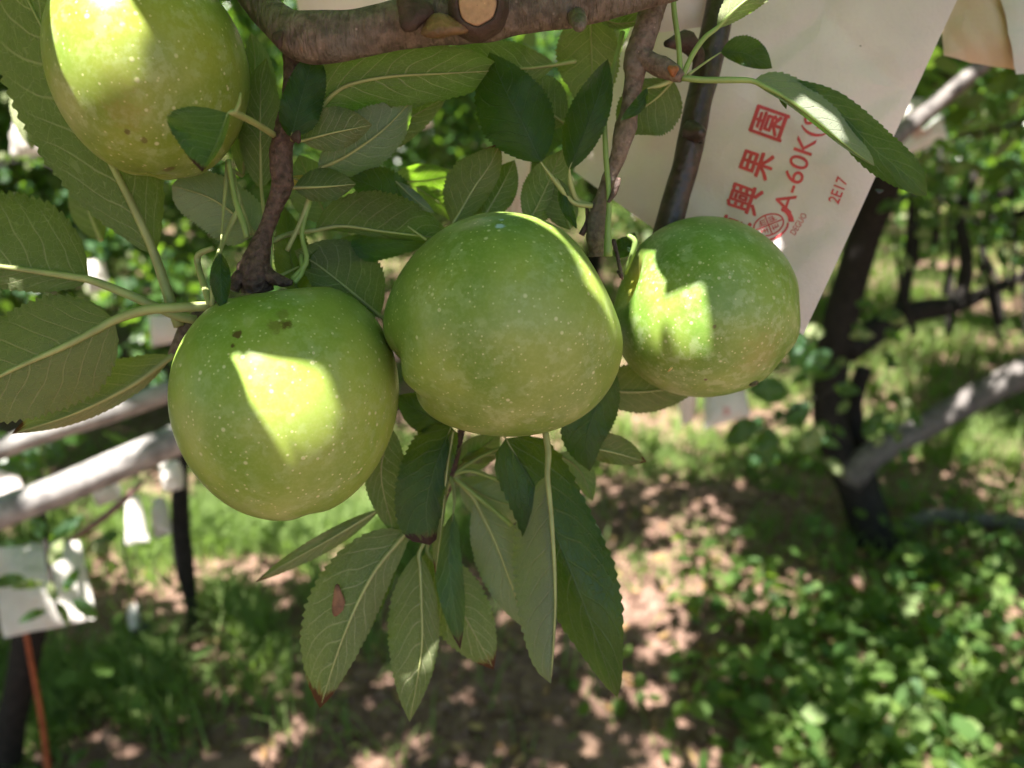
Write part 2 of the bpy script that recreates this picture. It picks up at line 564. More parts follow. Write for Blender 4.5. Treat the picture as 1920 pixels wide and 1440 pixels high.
M_WEED = mat_foliage("weed_leaves", (.030, .078, .020), (.110, .165, .040), (.10, .15, .05), (.30, .50, .04), .55, .3, .38)
M_FALLEN = mat_foliage("fallen_leaves", (.20, .11, .05), (.32, .22, .10), (.22, .15, .08), (.3, .2, .04), .7, .2, .15)
M_ORANGE = mat_plain("orange_stick", (.33, .085, .035), .6, .2, 40)
M_BLACK = mat_plain("black_plastic", (.02, .02, .022), .4, .2, 40)

# ------------------------------------------------------------------ ground
def axis(lo, hi, n, near):
    """coordinates dense near zero"""
    t = np.linspace(-1, 1, n)
    k = 5.2
    s = np.sinh(t * k) / np.sinh(k)
    return np.where(s < 0, -s * lo, s * hi)

gx = axis(-260, 260, 300, 0)
gy = axis(-60, 420, 340, 0) + 2.2
X, Y = np.meshgrid(gx, gy, indexing='ij')
pts = np.stack([X.ravel(), Y.ravel(), np.zeros(X.size)], 1)
near = np.exp(-((pts[:, 0] / 7)**2 + ((pts[:, 1] - 2.5) / 7)**2))
def ground_z(p):
    p = np.column_stack([p[:, 0], p[:, 1], np.zeros(len(p))])
    nr = np.exp(-((p[:, 0] / 7)**2 + ((p[:, 1] - 2.5) / 7)**2))
    return nr * (vnoise(p, 1.6, 3) * .018 + vnoise(p, 7, 4) * .008)
pts[:, 2] = ground_z(pts) + near * vnoise(pts, 38, 6) * .004
n1, n2 = X.shape
I = np.arange(n1 * n2).reshape(n1, n2)
F = np.stack([I[:-1, :-1], I[1:, :-1], I[1:, 1:], I[:-1, 1:]], -1).reshape(-1, 4)
ground = link("ground", mesh_np("ground", pts, F), M_SOIL)
tag(ground, kind="structure")


# ------------------------------------------------------------------ leaf clouds for trees
def leaf_cloud(C, D, N, L, W, fold=.18, droop=.15):
    """arrays of five-point folded leaves: C base points, D direction, N rough normal, L length, W half width"""
    D = D / np.linalg.norm(D, axis=1)[:, None]
    S = np.cross(D, N); S /= np.linalg.norm(S, axis=1)[:, None] + 1e-9
    U = np.cross(S, D)
    L = L[:, None]; W = W[:, None]
    b = C
    m = C + D * L * .48 - U * W * fold
    t = C + D * L - U * L * droop
    l1 = C + D * L * .30 - S * W * .85 + U * W * .05
    l2 = C + D * L * .66 - S * W * .85 - U * L * droop * .5
    r1 = C + D * L * .30 + S * W * .85 + U * W * .05
    r2 = C + D * L * .66 + S * W * .85 - U * L * droop * .5
    V = np.stack([b, m, t, l1, l2, r1, r2], 1).reshape(-1, 3)
    k = np.arange(len(C))[:, None] * 7
    F = np.concatenate([k + np.array([[0, 1, 3]]), k + np.array([[3, 1, 4]]), k + np.array([[1, 2, 4]]),
                        k + np.array([[0, 5, 1]]), k + np.array([[5, 6, 1]]), k + np.array([[1, 6, 2]])], 0)
    return V, F


def dirs(n, zbias, spread):
    a = rng.uniform(0, 2 * np.pi, n)
    d = np.stack([np.cos(a), np.sin(a), np.full(n, zbias) + rng.normal(0, spread, n)], 1)
    nn = np.stack([rng.normal(0, .7, n), rng.normal(0, .7, n), np.ones(n)], 1)
    return d, nn


E1 = np.cross(SUN, (0, 1, 0)); E1 /= np.linalg.norm(E1)
E2 = np.cross(SUN, E1)
# corridor of sunlight that reaches the apples between the orchard crowns
FG = np.array([P(a, b, d) for a in (-120, 2040) for b in (-160, 1500) for d in (.22, .36)])
Q0 = np.array([(FG @ E1).min(), (FG @ E2).min()]) - .11
Q1 = np.array([(FG @ E1).max(), (FG @ E2).max()]) + .11

def in_view(p, margin=0):
    v = p - CAM
    d = v @ FWD
    x = 960 + FPX * (v @ RIGHT) / np.maximum(d, 1e-6); y = 720 - FPX * (v @ UPV) / np.maximum(d, 1e-6)
    return (d > 0) & (x > -margin) & (x < 1920 + margin) & (y > -margin) & (y < 1440 + margin), x, y, d


SUNNY = [(G(480, 990), .42), (G(610, 1030), .28), (G(1230, 800), .6), (G(1180, 1080), .22), (G(1300, 1000), .2), (G(1420, 1110), .18), (G(1750, 650), .45), (G(1650, 720), .25), (G(1880, 640), .3),
         (G(1800, 560), .7), (G(1850, 830), .25), (G(980, 1420), .05), (G(520, 1400), .06), (G(740, 1425), .06), (G(1200, 1130), .12), (G(1480, 1090), .07), (G(880, 1180), .05), (G(1110, 1340), .05), (G(420, 1290), .05), (G(640, 1340), .045), (G(1360, 1250), .06), (G(300, 1000), .4), (G(1200, 700), 1.2), (G(1730, 1130), .09), (G(1650, 1240), .06), (G(1850, 1060), .12), (G(1800, 1290), .06), (G(1560, 1330), .04), (G(1890, 1180), .1), (G(1700, 1400), .03), (G(1860, 1400), .035), (G(1900, 960), .12), (P(1880, 1010, 2.0), .1),
         (P(150, 330, 2.0), .7), (P(60, 250, 1.6), .1), (P(190, 520, 1.7), .1), (P(120, 300, 1.7), .08), (P(380, 480, 2.3), .35), (P(60, 880, 1.0), .11), (P(0, 845, .77), .09), (P(100, 806, .81), .1), (P(220, 765, .86), .08), (P(40, 945, .89), .05), (P(150, 897, .95), .035), (P(245, 855, .98), .05), (P(310, 830, 1.0), .03), (P(1740, 790, 2.2), .07), (P(1850, 730, 2.15), .06), (P(1640, 845, 2.25), .06), (P(1690, 815, 2.2), .03), (P(1800, 765, 2.17), .03), (P(1890, 715, 2.12), .05), (P(1780, 570, 2.3), .06), (P(1555, 800, 2.25), .05), (P(1610, 500, 2.08), .04), (P(1650, 360, 2.0), .04), (P(110, 1130, 1.15), .09), (P(255, 980, 1.66), .06), (P(320, 900, 1.5), .04), (P(200, 920, 1.45), .05), (P(305, 970, 1.75), .04),
         (P(1820, 220, 2.3), .4), (P(1850, 400, 2.4), .35), (P(780, 260, 2.8), .3), (P(380, 600, 2.6), .4)]
fl = np.random.default_rng(4)
for _ in range(50):
    SUNNY.append((G(fl.uniform(330, 1420), fl.uniform(1060, 1440)), fl.uniform(.028, .052)))
for _ in range(14):
    SUNNY.append((G(fl.uniform(10, 330), fl.uniform(1180, 1430)), fl.uniform(.03, .06)))
for _ in range(34):
    SUNNY.append((G(fl.uniform(1400, 1910), fl.uniform(1040, 1430)), fl.uniform(.03, .075)))
SHADY = [(G(1640, 1010), .15), (G(1480, 1300), .15), (G(250, 1400), .12), (G(950, 1300), .2)]
SQ = [(np.array((p @ E1, p @ E2)), r, p @ SUN) for p, r in SUNNY]


def crown_mesh(centers, sig, per, keep=None, L=(.055, .085)):
    C = np.concatenate([c + rng.normal(0, 1, (per, 3)) * np.array(s) for c, s in zip(centers, sig)])
    ok = C[:, 2] > .35
    q1, q2 = C @ E1, C @ E2
    ahead = (C - CAM) @ SUN
    ok &= ~((q1 > Q0[0]) & (q1 < Q1[0]) & (q2 > Q0[1]) & (q2 < Q1[1]) & (ahead > -.3))
    ok &= np.linalg.norm(C - CAM, axis=1) > .9
    iv, x, y, d = in_view(C, 60)
    ok &= ~(iv & (d < 1.1))
    for qc, r, h in SQ:  # gaps cut in the crowns so sun lands on chosen spots
        dd = np.hypot(q1 - qc[0], q2 - qc[1]) * (1 + .35 * vnoise(np.stack([q1, q2, 0 * q1], 1), 3.0 / r, 77))
        ok &= ~((dd < r) & (C @ SUN > h + .15) & (rng.uniform(0, 1, len(C)) > .12 + .5 * (dd / r)**3))
    if keep is not None:
        ok &= keep(C, iv, x, y, d)
    C = C[ok]
    n = len(C)
    D, N = dirs(n, -.35, .4)
    return leaf_cloud(C, D, N, rng.uniform(*L, n), rng.uniform(.016, .026, n))


def blocks_sun(c, r=.06):
    q1, q2 = c[:, :3] @ E1, c[:, :3] @ E2
    return ((q1 > Q0[0] - r) & (q1 < Q1[0] + r) & (q2 > Q0[1] - r) & (q2 < Q1[1] + r)).any()


def keep_open(C, iv, x, y, d):
    """the open lane of bare soil and sunlit grass under the trees stays free of hanging leaves"""
    lim = np.where(x < 330, 1010, np.where(x < 700, 600, 520))
    lim = np.where((x > 1480), 500, lim)
    r = rng.uniform(0, 1, len(x))
    soft = lim - 90 * r
    return ~(iv & (y > soft))


def orchard_tree(name, label, base, h0, spread, z0, z1, ncl, per, trunk_r=.06, group=None, trunk_pts=None, limbs=True, mat=M_TRUNK, keep=keep_open):
    base = np.array(base, float)
    t = thing(name, label, "tree", tuple(base), group)
    top = base + np.array((rng.uniform(-.2, .2), rng.uniform(-.2, .2), h0))
    if trunk_pts is None:
        c = catmull([(*base, trunk_r * 1.25), (*(base * .5 + top * .5 + np.array((rng.uniform(-.08, .08), 0, 0))), trunk_r), (*top, trunk_r * .8)], 14)
        add_tube("trunk", c[:, :3], c[:, 3], mat, t, 10, .10, 5)
    else:
        ptube("trunk", trunk_pts, mat, t, 40, 14, .10, 5)
        top = P(*trunk_pts[-1][:3])
    cs, sg = [], []
    for i in range(ncl):
        a = rng.uniform(0, 2 * np.pi)
        r = spread * math.sqrt(rng.uniform(.05, 1))
        z = rng.uniform(z0, z1) 
        cs.append(np.array((base[0] + r * math.cos(a), base[1] + r * math.sin(a), z)))
        s = rng.uniform(.14, .26)
        sg.append((s, s, s * .6))
    if limbs:
        for i in range(5):
            e = cs[i * 3 % len(cs)]
            iv, x, y, d = in_view(np.array([e, (e + top) / 2]), 0)
            if ((iv) & ((y > 480) | (d < 1.3))).any() or np.linalg.norm(e[:2]) < .8:
                continue
            mid = (top + e) / 2 + np.array((0, 0, -.12))
            c = catmull([(*top, trunk_r * .6), (*mid, trunk_r * .42), (*e, trunk_r * .15)], 12)
            if blocks_sun(c): continue
            add_tube("bough", c[:, :3], c[:, 3], mat, t, 7, .1, i)
    V, F = crown_mesh(cs, sg, per, keep)
    cr = link("crown", mesh_np("crown", V, F), M_CROWN, t, smooth=False)
    tag(cr, kind="stuff")
    return t


# right-hand tree, its leaning trunk seen beside the printed bag
bR = G(1645, 1035)
orchard_tree("apple_tree", "leaning dark trunked apple tree right of the printed bag, low boughs reaching right", bR, 1.6, 1.5, 1.35, 2.7, 60, 260,
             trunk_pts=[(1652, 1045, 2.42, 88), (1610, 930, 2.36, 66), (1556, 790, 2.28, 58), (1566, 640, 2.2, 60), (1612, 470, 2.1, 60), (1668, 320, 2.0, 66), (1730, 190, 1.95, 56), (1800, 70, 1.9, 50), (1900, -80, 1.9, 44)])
treeR = bpy.data.objects["apple_tree"]
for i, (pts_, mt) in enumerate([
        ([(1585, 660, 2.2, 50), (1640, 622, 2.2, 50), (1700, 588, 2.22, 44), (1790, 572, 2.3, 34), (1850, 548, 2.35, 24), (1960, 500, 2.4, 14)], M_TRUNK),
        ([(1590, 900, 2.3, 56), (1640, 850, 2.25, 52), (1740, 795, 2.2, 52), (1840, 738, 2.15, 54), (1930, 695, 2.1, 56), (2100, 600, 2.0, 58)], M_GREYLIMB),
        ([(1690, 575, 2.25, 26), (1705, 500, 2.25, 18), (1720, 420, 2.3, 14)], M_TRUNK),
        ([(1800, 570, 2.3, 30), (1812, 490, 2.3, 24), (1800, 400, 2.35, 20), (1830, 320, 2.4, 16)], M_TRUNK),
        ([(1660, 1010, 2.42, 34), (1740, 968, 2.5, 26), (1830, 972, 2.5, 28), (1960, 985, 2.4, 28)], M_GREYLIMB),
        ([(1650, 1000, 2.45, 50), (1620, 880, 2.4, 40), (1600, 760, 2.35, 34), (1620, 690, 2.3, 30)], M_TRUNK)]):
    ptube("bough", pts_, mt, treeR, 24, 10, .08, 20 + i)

for i in range(16):
    x, y, d = rng.uniform(1640, 1930), rng.uniform(420, 640), rng.uniform(2.0, 3.0)
    dx = rng.uniform(-60, 60); h_ = rng.uniform(120, 260)
    w0 = rng.uniform(8, 15)
    ptube("thin_twig", [(x, y, d, w0), (x + dx * .4 + rng.uniform(-12, 12), y - h_ * .5, d, w0 * .7), (x + dx, y - h_, d + .1, w0 * .35)], M_TRUNK, treeR, 12, 6, .08, 60 + i)

# trees further back: rows of the orchard
BACK = [(2.55, 3.3), (-2.3, 2.5), (-1.75, 3.9), (3.7, 4.3), (.55, 5.4), (-4.0, 5.6), (2.7, 8.0), (-1.3, 8.4), (5.9, 7.4), (-5.6, 9.5), (1.2, 11.2), (5.4, 12), (-3.2, 12.6)]
for i, (x, y) in enumerate(BACK):
    orchard_tree("apple_tree", "leafy apple tree in the rows further back in the orchard", (x, y, 0), 1.15, 1.7, .5, 2.8, 85, 230,
                 .055, "apple trees in the rows further back")
# neighbours just outside the frame shading the soil; the last added to dim skylight
OFF = [(-2.3, .9), (2.9, .6), (-1.9, -1.9)]
for i, (x, y) in enumerate(OFF):
    orchard_tree("apple_tree", "spreading crown of the %s of the lane" % ("neighbouring apple tree on the left side", "neighbouring apple tree on the right side", "added shade tree at the near left corner")[i], (x, y, 0), 1.35, 1.7, 1.6, 2.9, 60, 200, .06)
# unseen boughs over the lane, clumped and thinned to shape the dapples
cs = [np.array((x, y, z)) for x, y, z in zip(rng.uniform(-2.6, 2.6, 300), rng.uniform(.2, 4.6, 300), rng.uniform(1.95, 2.8, 300))]
for p, r in SHADY:  # extra clumps added sunward of these spots to darken them
    for _ in range(int(4 + 36 * r)):
        z = rng.uniform(1.75, 2.5)
        cs.append(p + SUN * ((z - p[2]) / SUN[2]) + np.array((*rng.normal(0, r * .55, 2), 0)))
V, F = crown_mesh(cs, [(.2, .2, .12)] * 300 + [(.12, .12, .08)] * (len(cs) - 300), 125, lambda C, iv, x, y, d: ~(iv & (y > 60)))
over = thing("apple_tree", "unseen roof of leafy boughs above the soil lane, clumped to shape its dapples", "tree", (-.9, -.9, 0))
link("crown", mesh_np("crown", V, F), M_CROWN, over, smooth=False)["kind"] = "stuff"
for i in range(7):
    e = cs[i * 9] + np.array((0, 0, .1)); a = np.array((-.9 + .3 * i, -.9, 1.9))
    c = catmull([(*a, .03), (*((a + e) / 2 + np.array((0, 0, .25))), .022), (*e, .008)], 12)
    if not any(in_view(c[:, :3], 60)[0]) and not blocks_sun(c):
        add_tube("bough", c[:, :3], c[:, 3], M_TRUNK, over, 7, .1, i)
add_tube("trunk", np.array([(-.9, -.9, 0), (-.85, -.92, .9), (-.8, -.9, 1.9)]), np.array([.07, .06, .05]), M_TRUNK, over, 10)

# dense far wood closing the horizon
n = 26000
a = rng.uniform(-.2, math.pi + .2, n)
r = rng.uniform(15, 26, n)
C = np.stack([np.cos(a) * r, np.sin(a) * r, rng.uniform(.2, 1, n)**.8 * (3.6 + .8 * np.sin(a * 9) + .5 * np.sin(a * 23))], 1)
D, N = dirs(n, -.3, .4)
V, F = leaf_cloud(C, D, N, rng.uniform(.25, .5, n), rng.uniform(.10, .18, n))
wood = link("far_woods", mesh_np("far_woods", V, F), M_CROWN, smooth=False)
tag(wood, "distant mass of orchard foliage closing the view", "woods", kind="stuff")

# ------------------------------------------------------------------ grass, weeds, clods, fallen leaves
def blobs(spec, n):
    """points scattered in ground blobs (px, py, sx, sy metres, weight)"""
    w = np.array([s[4] for s in spec], float); w /= w.sum()
    idx = rng.choice(len(spec), n, p=w)
    c = np.array([G(s[0], s[1])[:2] for s in spec]); sg = np.array([(s[2], s[3]) for s in spec])
    p = c[idx] + rng.normal(0, 1, (n, 2)) * sg[idx]
    return np.column_stack([p, np.zeros(n)])

def clumped(p, sc, seed, lo):
    return p[vnoise(p, sc, seed) + rng.normal(0, .25, len(p)) > lo]

gp = blobs([(440, 990, .40, .34, 6), (600, 985, .35, .35, 4), (170, 1260, .18, .20, .8), (300, 1140, .22, .18, 1.0), (90, 1400, .16, .16, .8), (60, 1150, .4, .3, 2),
            (1240, 790, .5, .5, 4), (1390, 890, .3, .25, 1.0), (1750, 660, .9, .8, 4.0), (1800, 560, 1.4, 1.2, 4), (1850, 850, .4, .35, 2.0), (950, 700, 1.6, 1.2, 3),
            (300, 800, 1.6, 1.2, 4), (1310, 1080, .1, .1, .05), (1680, 1230, .25, .25, .9), (1480, 1380, .12, .12, .12)], 80000)
gp = np.vstack([gp, np.column_stack([rng.uniform(-7, 8, 70000), rng.uniform(3.0, 13, 70000), np.zeros(70000)])])
gp = clumped(gp, 11, 21, .05)
gp[:, 2] = ground_z(gp)
n = len(gp)
hgt = rng.uniform(.03, .12, n) * (1 + .12 * np.maximum(0, gp[:, 1] - 3)) * (1 + .5 * vnoise(gp, 4, 9).clip(-1, 1))
ang = rng.uniform(0, 6.28, n)
lean = np.stack([np.cos(ang), np.sin(ang), np.zeros(n)], 1) * (hgt * rng.uniform(.2, 1.3, n))[:, None]
wd = np.stack([-np.sin(ang), np.cos(ang), np.zeros(n)], 1) * (rng.uniform(.0015, .0038, n) * (1 + .25 * np.maximum(0, gp[:, 1] - 2.5)))[:, None]
up = np.array((0, 0, 1.0))
V = np.stack([gp - wd, gp + wd, gp + lean * .35 + up * hgt[:, None] * .6 - wd * .8, gp + lean * .35 + up * hgt[:, None] * .6 + wd * .8, gp + lean + up * (hgt * .92)[:, None]], 1).reshape(-1, 3)
k = np.arange(n)[:, None] * 5
F = np.concatenate([k + np.array([[0, 1, 3]]), k + np.array([[0, 3, 2]]), k + np.array([[2, 3, 4]])], 0)
tag(link("grass", mesh_np("grass", V, F), M_GRASS, smooth=False), "short sunlit grass growing over the orchard floor", "grass", kind="stuff")

wp = blobs([(1720, 1330, .22, .22, 5), (1850, 1200, .25, .25, 4), (1600, 1400, .2, .15, 2.5), (1480, 1350, .16, .12, .7), (1900, 1080, .22, .25, 2), (1560, 1200, .2, .15, 1.2),
            (1420, 1120, .12, .1, .12), (200, 1350, .15, .15, .4)], 1900)
n = len(wp)
wp[:, 2] = ground_z(wp) + np.abs(rng.normal(.02, .05, n)) + np.maximum(0, vnoise(wp, 8, 31)) * .05
wp[:, 2] += (rng.uniform(0, 1, n) > .8) * rng.uniform(.02, .12, n)
D, N = dirs(n, -.05, .4)
V, F = leaf_cloud(wp, D, N, rng.uniform(.02, .065, n), rng.uniform(.009, .028, n), .1, .12)
tag(link("weeds", mesh_np("weeds", V, F), M_WEED, smooth=False), "low broad leaved weeds in the shade right of the soil", "weeds", kind="stuff")

cp = blobs([(1000, 1250, .5, .4, 4), (1300, 1100, .5, .4, 4), (700, 1380, .4, .3, 2), (1450, 950, .4, .4, 2), (500, 1330, .4, .3, 2), (1500, 1000, .4, .4, 1)], 9000)
n = len(cp)
sz = rng.uniform(.003, .012, n) * (1 + (rng.uniform(0, 1, n) > .93) * 1.2)
cp[:, 2] = ground_z(cp) + sz * .2
oct_ = np.array([(1, 0, 0), (0, 1, 0), (-1, 0, 0), (0, -1, 0), (0, 0, .8), (0, 0, -.8)], float)
V = cp[:, None, :] + oct_[None] * (sz[:, None] * rng.uniform(.6, 1.3, (n, 6)))[:, :, None] + rng.normal(0, .15, (n, 6, 3)) * sz[:, None, None]
k = np.arange(n)[:, None] * 6
F = np.concatenate([k + np.array([f]) for f in ((0, 1, 4), (1, 2, 4), (2, 3, 4), (3, 0, 4), (1, 0, 5), (2, 1, 5), (3, 2, 5), (0, 3, 5))], 0)
tag(link("soil_clods", mesh_np("soil_clods", V.reshape(-1, 3), F), M_SOIL, smooth=False), "crumbs of reddish brown soil lying on the ground", "soil", kind="stuff")

fp = blobs([(1300, 1150, .6, .5, 4), (900, 1300, .6, .4, 3), (500, 1330, .5, .4, 2), (1500, 980, .5, .5, 2), (1600, 1200, .4, .4, 1.5)], 420)
n = len(fp)
fp[:, 2] = ground_z(fp) + .012
D, N = dirs(n, .0, .15)
V, F = leaf_cloud(fp, D, N, rng.uniform(.02, .05, n), rng.uniform(.005, .013, n), .3, -.05)
tag(link("fallen_leaves", mesh_np("fallen_leaves", V, F), M_FALLEN, smooth=False), "dry yellow brown leaves scattered over the soil", "fallen leaves", kind="stuff")


# ------------------------------------------------------------------ foreground leaves
PT = np.array([0, .03, .08, .15, .25, .4, .55, .7, .82, .9, .955, 1])
PW = np.array([.0, .20, .42, .64, .86, 1, .97, .80, .56, .34, .15, .0])


def leaf_arrays(pts, wl, wr, dl=None, dr=None, face='under', nu=100, nv=5, teeth=25, seed=0, ripple=1.0, pw=None):
    r = np.random.default_rng(seed + 100)
    c = catmull(pts, nu)
    tg = np.gradient(c[:, :2], axis=0)
    tg /= np.linalg.norm(tg, axis=1)[:, None] + 1e-9
    perp = np.stack([-tg[:, 1], tg[:, 0]], 1)
    t = np.linspace(0, 1, nu)
    w = np.interp(t, PT, PW if pw is None else pw)
    dm = float(np.mean(c[:, 2]))
    px2m = dm / FPX
    if dl is None: dl = r.uniform(-.15, .8) * wl * px2m
    if dr is None: dr = r.uniform(.1, .9) * wr * px2m
    twist = r.normal(0, .9)
    saw = (t * teeth) % 1.0
    tooth = 1 - .085 * (1 - saw) * np.clip(w * 3, 0, 1) + r.normal(0, .006, nu)
    ph1, ph2 = r.uniform(0, 6.28, 2)
    vs = np.linspace(-1, 1, 2 * nv + 1)
    V, UV = [], []
    for i in range(nu):
        for v in vs:
            a = abs(v)
            ww = (wr if v > 0 else wl) * w[i] * v
            if a > .99: ww *= tooth[i]
            dd = (dr if v > 0 else dl) * w[i] * a**1.4
            dd += twist * (t[i] - .45) * v * w[i] * (wr if v > 0 else wl) * px2m
            rip = ripple * px2m * w[i] * (a**2 * 13 * math.sin(t[i] * 11 + (ph1 if v > 0 else ph2)) + 3.0 * a * (1 - .4 * a) * math.sin(t[i] * 53 - a * 11))
            q = c[i, :2] + perp[i] * ww
            V.append(P(q[0], q[1], c[i, 2] + dd + rip))
            UV.append((t[i], v * .5 + .5))
    V = np.array(V)
    m = len(vs)
    I = np.arange(nu * m).reshape(nu, m)
    F = np.stack([I[:-1, :-1], I[1:, :-1], I[1:, 1:], I[:-1, 1:]], -1).reshape(-1, 4)
    q = V[F]
    nrm = np.cross(q[:, 2] - q[:, 0], q[:, 3] - q[:, 1])
    toward = (nrm * (CAM - q.mean(1))).sum()
    if (toward > 0) != (face == 'top'):
        F = F[:, ::-1]
    return V, F, np.array(UV), c


SEED = [0]


def leaf(parent, pts, wl, wr, face='under', stalk=(), sw=8, mat=None, dl=None, dr=None, label=None, pw=None, ripple=1.0, extra=None, smat=None):
    """one apple leaf: midrib through pts (photo px, px, depth), half widths to its left and right in px; its stalk and midrib are one tapering tube"""
    SEED[0] += 1
    V, F, UV, c = leaf_arrays(pts, wl, wr, dl, dr, face, seed=SEED[0], pw=pw, ripple=ripple)
    if extra:
        for e in extra:
            V2, F2, UV2, _ = leaf_arrays(e['pts'], e['wl'], e['wr'], e.get('dl'), e.get('dr'), e['face'], seed=SEED[0] + 50, pw=e.get('pw'))
            F = np.vstack([F, F2 + len(V)]); V = np.vstack([V, V2]); UV = np.vstack([UV, UV2])
    o = link("leaf", mesh_np("leaf", V, F, UV), (mat if mat is not None and not (mat == M_LEAF and face == 'top') else (M_LEAF_TOP if face == 'top' else (M_LEAF, M_LEAF, M_LEAF_GREY)[SEED[0] % 3])), parent)
    if label: o["label"] = label
    off = .0004 if face == 'top' else -.0005
    mid = [(a, b, d + off) for a, b, d in c[::8]]
    st = [(p[0], p[1], p[2]) for p in stalk]
    allp = st + mid
    ws = np.concatenate([np.full(len(st), sw * 1.05), np.linspace(sw * .9, sw * .12, len(mid))])
    if face == 'top':
        ws[len(st):] *= .45
    ptube("stalk", [(*p, w) for p, w in zip(allp, ws)], smat or M_STALK, o, 44, 6)
    return o


# ------------------------------------------------------------------ apples
APPLES = {}


def make_apple(key, px, py, d, rx, ry, axis_cam, label, lob=.03, seed=0, len_=.95, cal=.22, conic=.07, dimple=.32):
    ctr = P(px, py, d)
    z = axis_cam[0] * RIGHT + axis_cam[1] * UPV - axis_cam[2] * FWD
    z /= np.linalg.norm(z)
    x = np.cross(UPV if abs(z @ UPV) < .9 else RIGHT, z); x /= np.linalg.norm(x)
    y = np.cross(z, x)
    nu, nv = 120, 80
    th = np.linspace(0, 2 * np.pi, nu, endpoint=False)
    ph = np.linspace(0, np.pi, nv)
    V = []
    for f in ph:
        rr = 1 - dimple * math.exp(-(f / .27)**2) - cal * math.exp(-((np.pi - f) / .33)**2)
        k = np.clip((f - np.pi * .5) / (np.pi * .4), 0, 1)
        lb = lob * (np.cos(5 * th + seed) + .5 * np.cos(2 * th + seed * 2)) * k * k
        rad = rr * math.sin(f) * (1 + conic * math.cos(f)) * (1 + lb * .7 + .012 * np.cos(2 * th + seed) + .012 * np.cos(3 * th + 2 * seed))
        zz = rr * math.cos(f) * len_ - lb * .9 * np.clip((f - np.pi * .6) / .6, 0, 1)
        V.append(np.stack([rad * np.cos(th), rad * np.sin(th), zz + 0 * th], 1))
    V = np.concatenate(V)
    R = .5 * (rx + ry) / FPX * d
    W = V[:, :1] * x + V[:, 1:2] * y + V[:, 2:3] * z
    W = W * R
    # fit to the fruit's own width and height
    a = W @ RIGHT; b = W @ UPV; c = W @ FWD
    a = (a - (a.max() + a.min()) / 2) / ((a.max() - a.min()) / 2) * rx / FPX * d
    b = (b - (b.max() + b.min()) / 2) / ((b.max() - b.min()) / 2) * ry / FPX * d
    W = a[:, None] * RIGHT + b[:, None] * UPV + c[:, None] * FWD
    for _ in range(6):                        # settle size and place so that the outline fills the fruit's measured box
        v = W + ctr - CAM
        dd = v @ FWD
        X_ = 960 + FPX * (v @ RIGHT) / dd; Y_ = 720 - FPX * (v @ UPV) / dd
        kx = 2 * rx / (X_.max() - X_.min()); ky = 2 * ry / (Y_.max() - Y_.min())
        ctr = ctr + RIGHT * ((px - (X_.max() + X_.min()) / 2) / FPX * d) - UPV * ((py - (Y_.max() + Y_.min()) / 2) / FPX * d)
        a = W @ RIGHT; b = W @ UPV; c = W @ FWD
        W = (a * kx)[:, None] * RIGHT + (b * ky)[:, None] * UPV + c[:, None] * FWD
    I = np.arange(nu * nv).reshape(nv, nu)
    J = np.roll(I, -1, axis=1)
    F = np.stack([I[:-1], I[1:], J[1:], J[:-1]], -1).reshape(-1, 4)
    root = thing("apple", label, "apple", tuple(ctr))
    me = mesh_np("fruit", W, F)
    o = bpy.data.objects.new("fruit", me); COL.objects.link(o); o.parent = root
    me.polygons.foreach_set("use_smooth", np.ones(len(me.polygons), dtype=bool))
    bvh = BVHTree.FromPolygons([Vector(v + ctr) for v in W], F.tolist())
    APPLES[key] = dict(root=root, obj=o, bvh=bvh, ctr=ctr, z=z, R=R)
    return APPLES[key]


def hit(key, px, py):
    """point of the apple's skin behind a photo pixel, in the apple's own coordinates"""
    r = P(px, py, 1.0) - CAM
    h = APPLES[key]['bvh'].ray_cast(Vector(CAM), Vector(r).normalized())
    return None if h[0] is None else np.array(h[0])


def loc(key, px, py):
    h = hit(key, px, py)
    return tuple(h - APPLES[key]['ctr']) if h is not None else (0, 0, 0)


make_apple('L', 531, 757, .288, 217, 220, (-.12, .95, .10), "big green apple with a four sided sun patch below the dark spur", .008, 1.0, cal=.05)
make_apple('C', 943, 608, .288, 225, 211, (.84, .42, .0), "shaded green apple in the middle with a lobed end at its lower left", .036, 2.1, .97, .19, .10)
make_apple('R', 1324, 575, .318, 177, 170, (-.93, .30, .12), "smaller green apple before the printed bag with a spiked sun patch", .03, .6, .98, .25, .05)
make_apple('T', 272, 125, .272, 197, 213, (.05, .95, .12), "green apple beside the thick branch with a small dark leaf lying across it", .012, 3.0, cal=.10)
A = APPLES
BR = (.085, .045, .018)
A['L']['obj'].data.materials.append(mat_apple("left_apple_skin", [
    (loc('L', 537, 607), .0023, (.06, .025, .012), .9), (loc('L', 517, 612), .0034, BR, .5), (loc('L', 444, 626), .0020, (.07, .03, .015), .9),
    (loc('L', 436, 648), .0011, (.06, .03, .015), .9), (loc('L', 530, 590), .003, BR, .35)], 235, .2,
    russet=(tuple(A['L']['z'] * A['L']['R'] * .72), .030)))
A['C']['obj'].data.materials.append(mat_apple("centre_apple_skin", [
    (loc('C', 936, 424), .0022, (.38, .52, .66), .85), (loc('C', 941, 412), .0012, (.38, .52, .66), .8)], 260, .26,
    base=(.130, .220, .036), base2=(.215, .30, .056)))
A['R']['obj'].data.materials.append(mat_apple("right_apple_skin", [(loc('R', 1340, 612), .001, BR, .7), (loc('R', 1323, 712), .0008, BR, .9)], 250, .42,
    yellow=(tuple(A['R']['z'] * A['R']['R'] * .78), .016), blush=(loc('R', 1430, 665), .014), base=(.115, .225, .032), base2=(.195, .305, .050)))
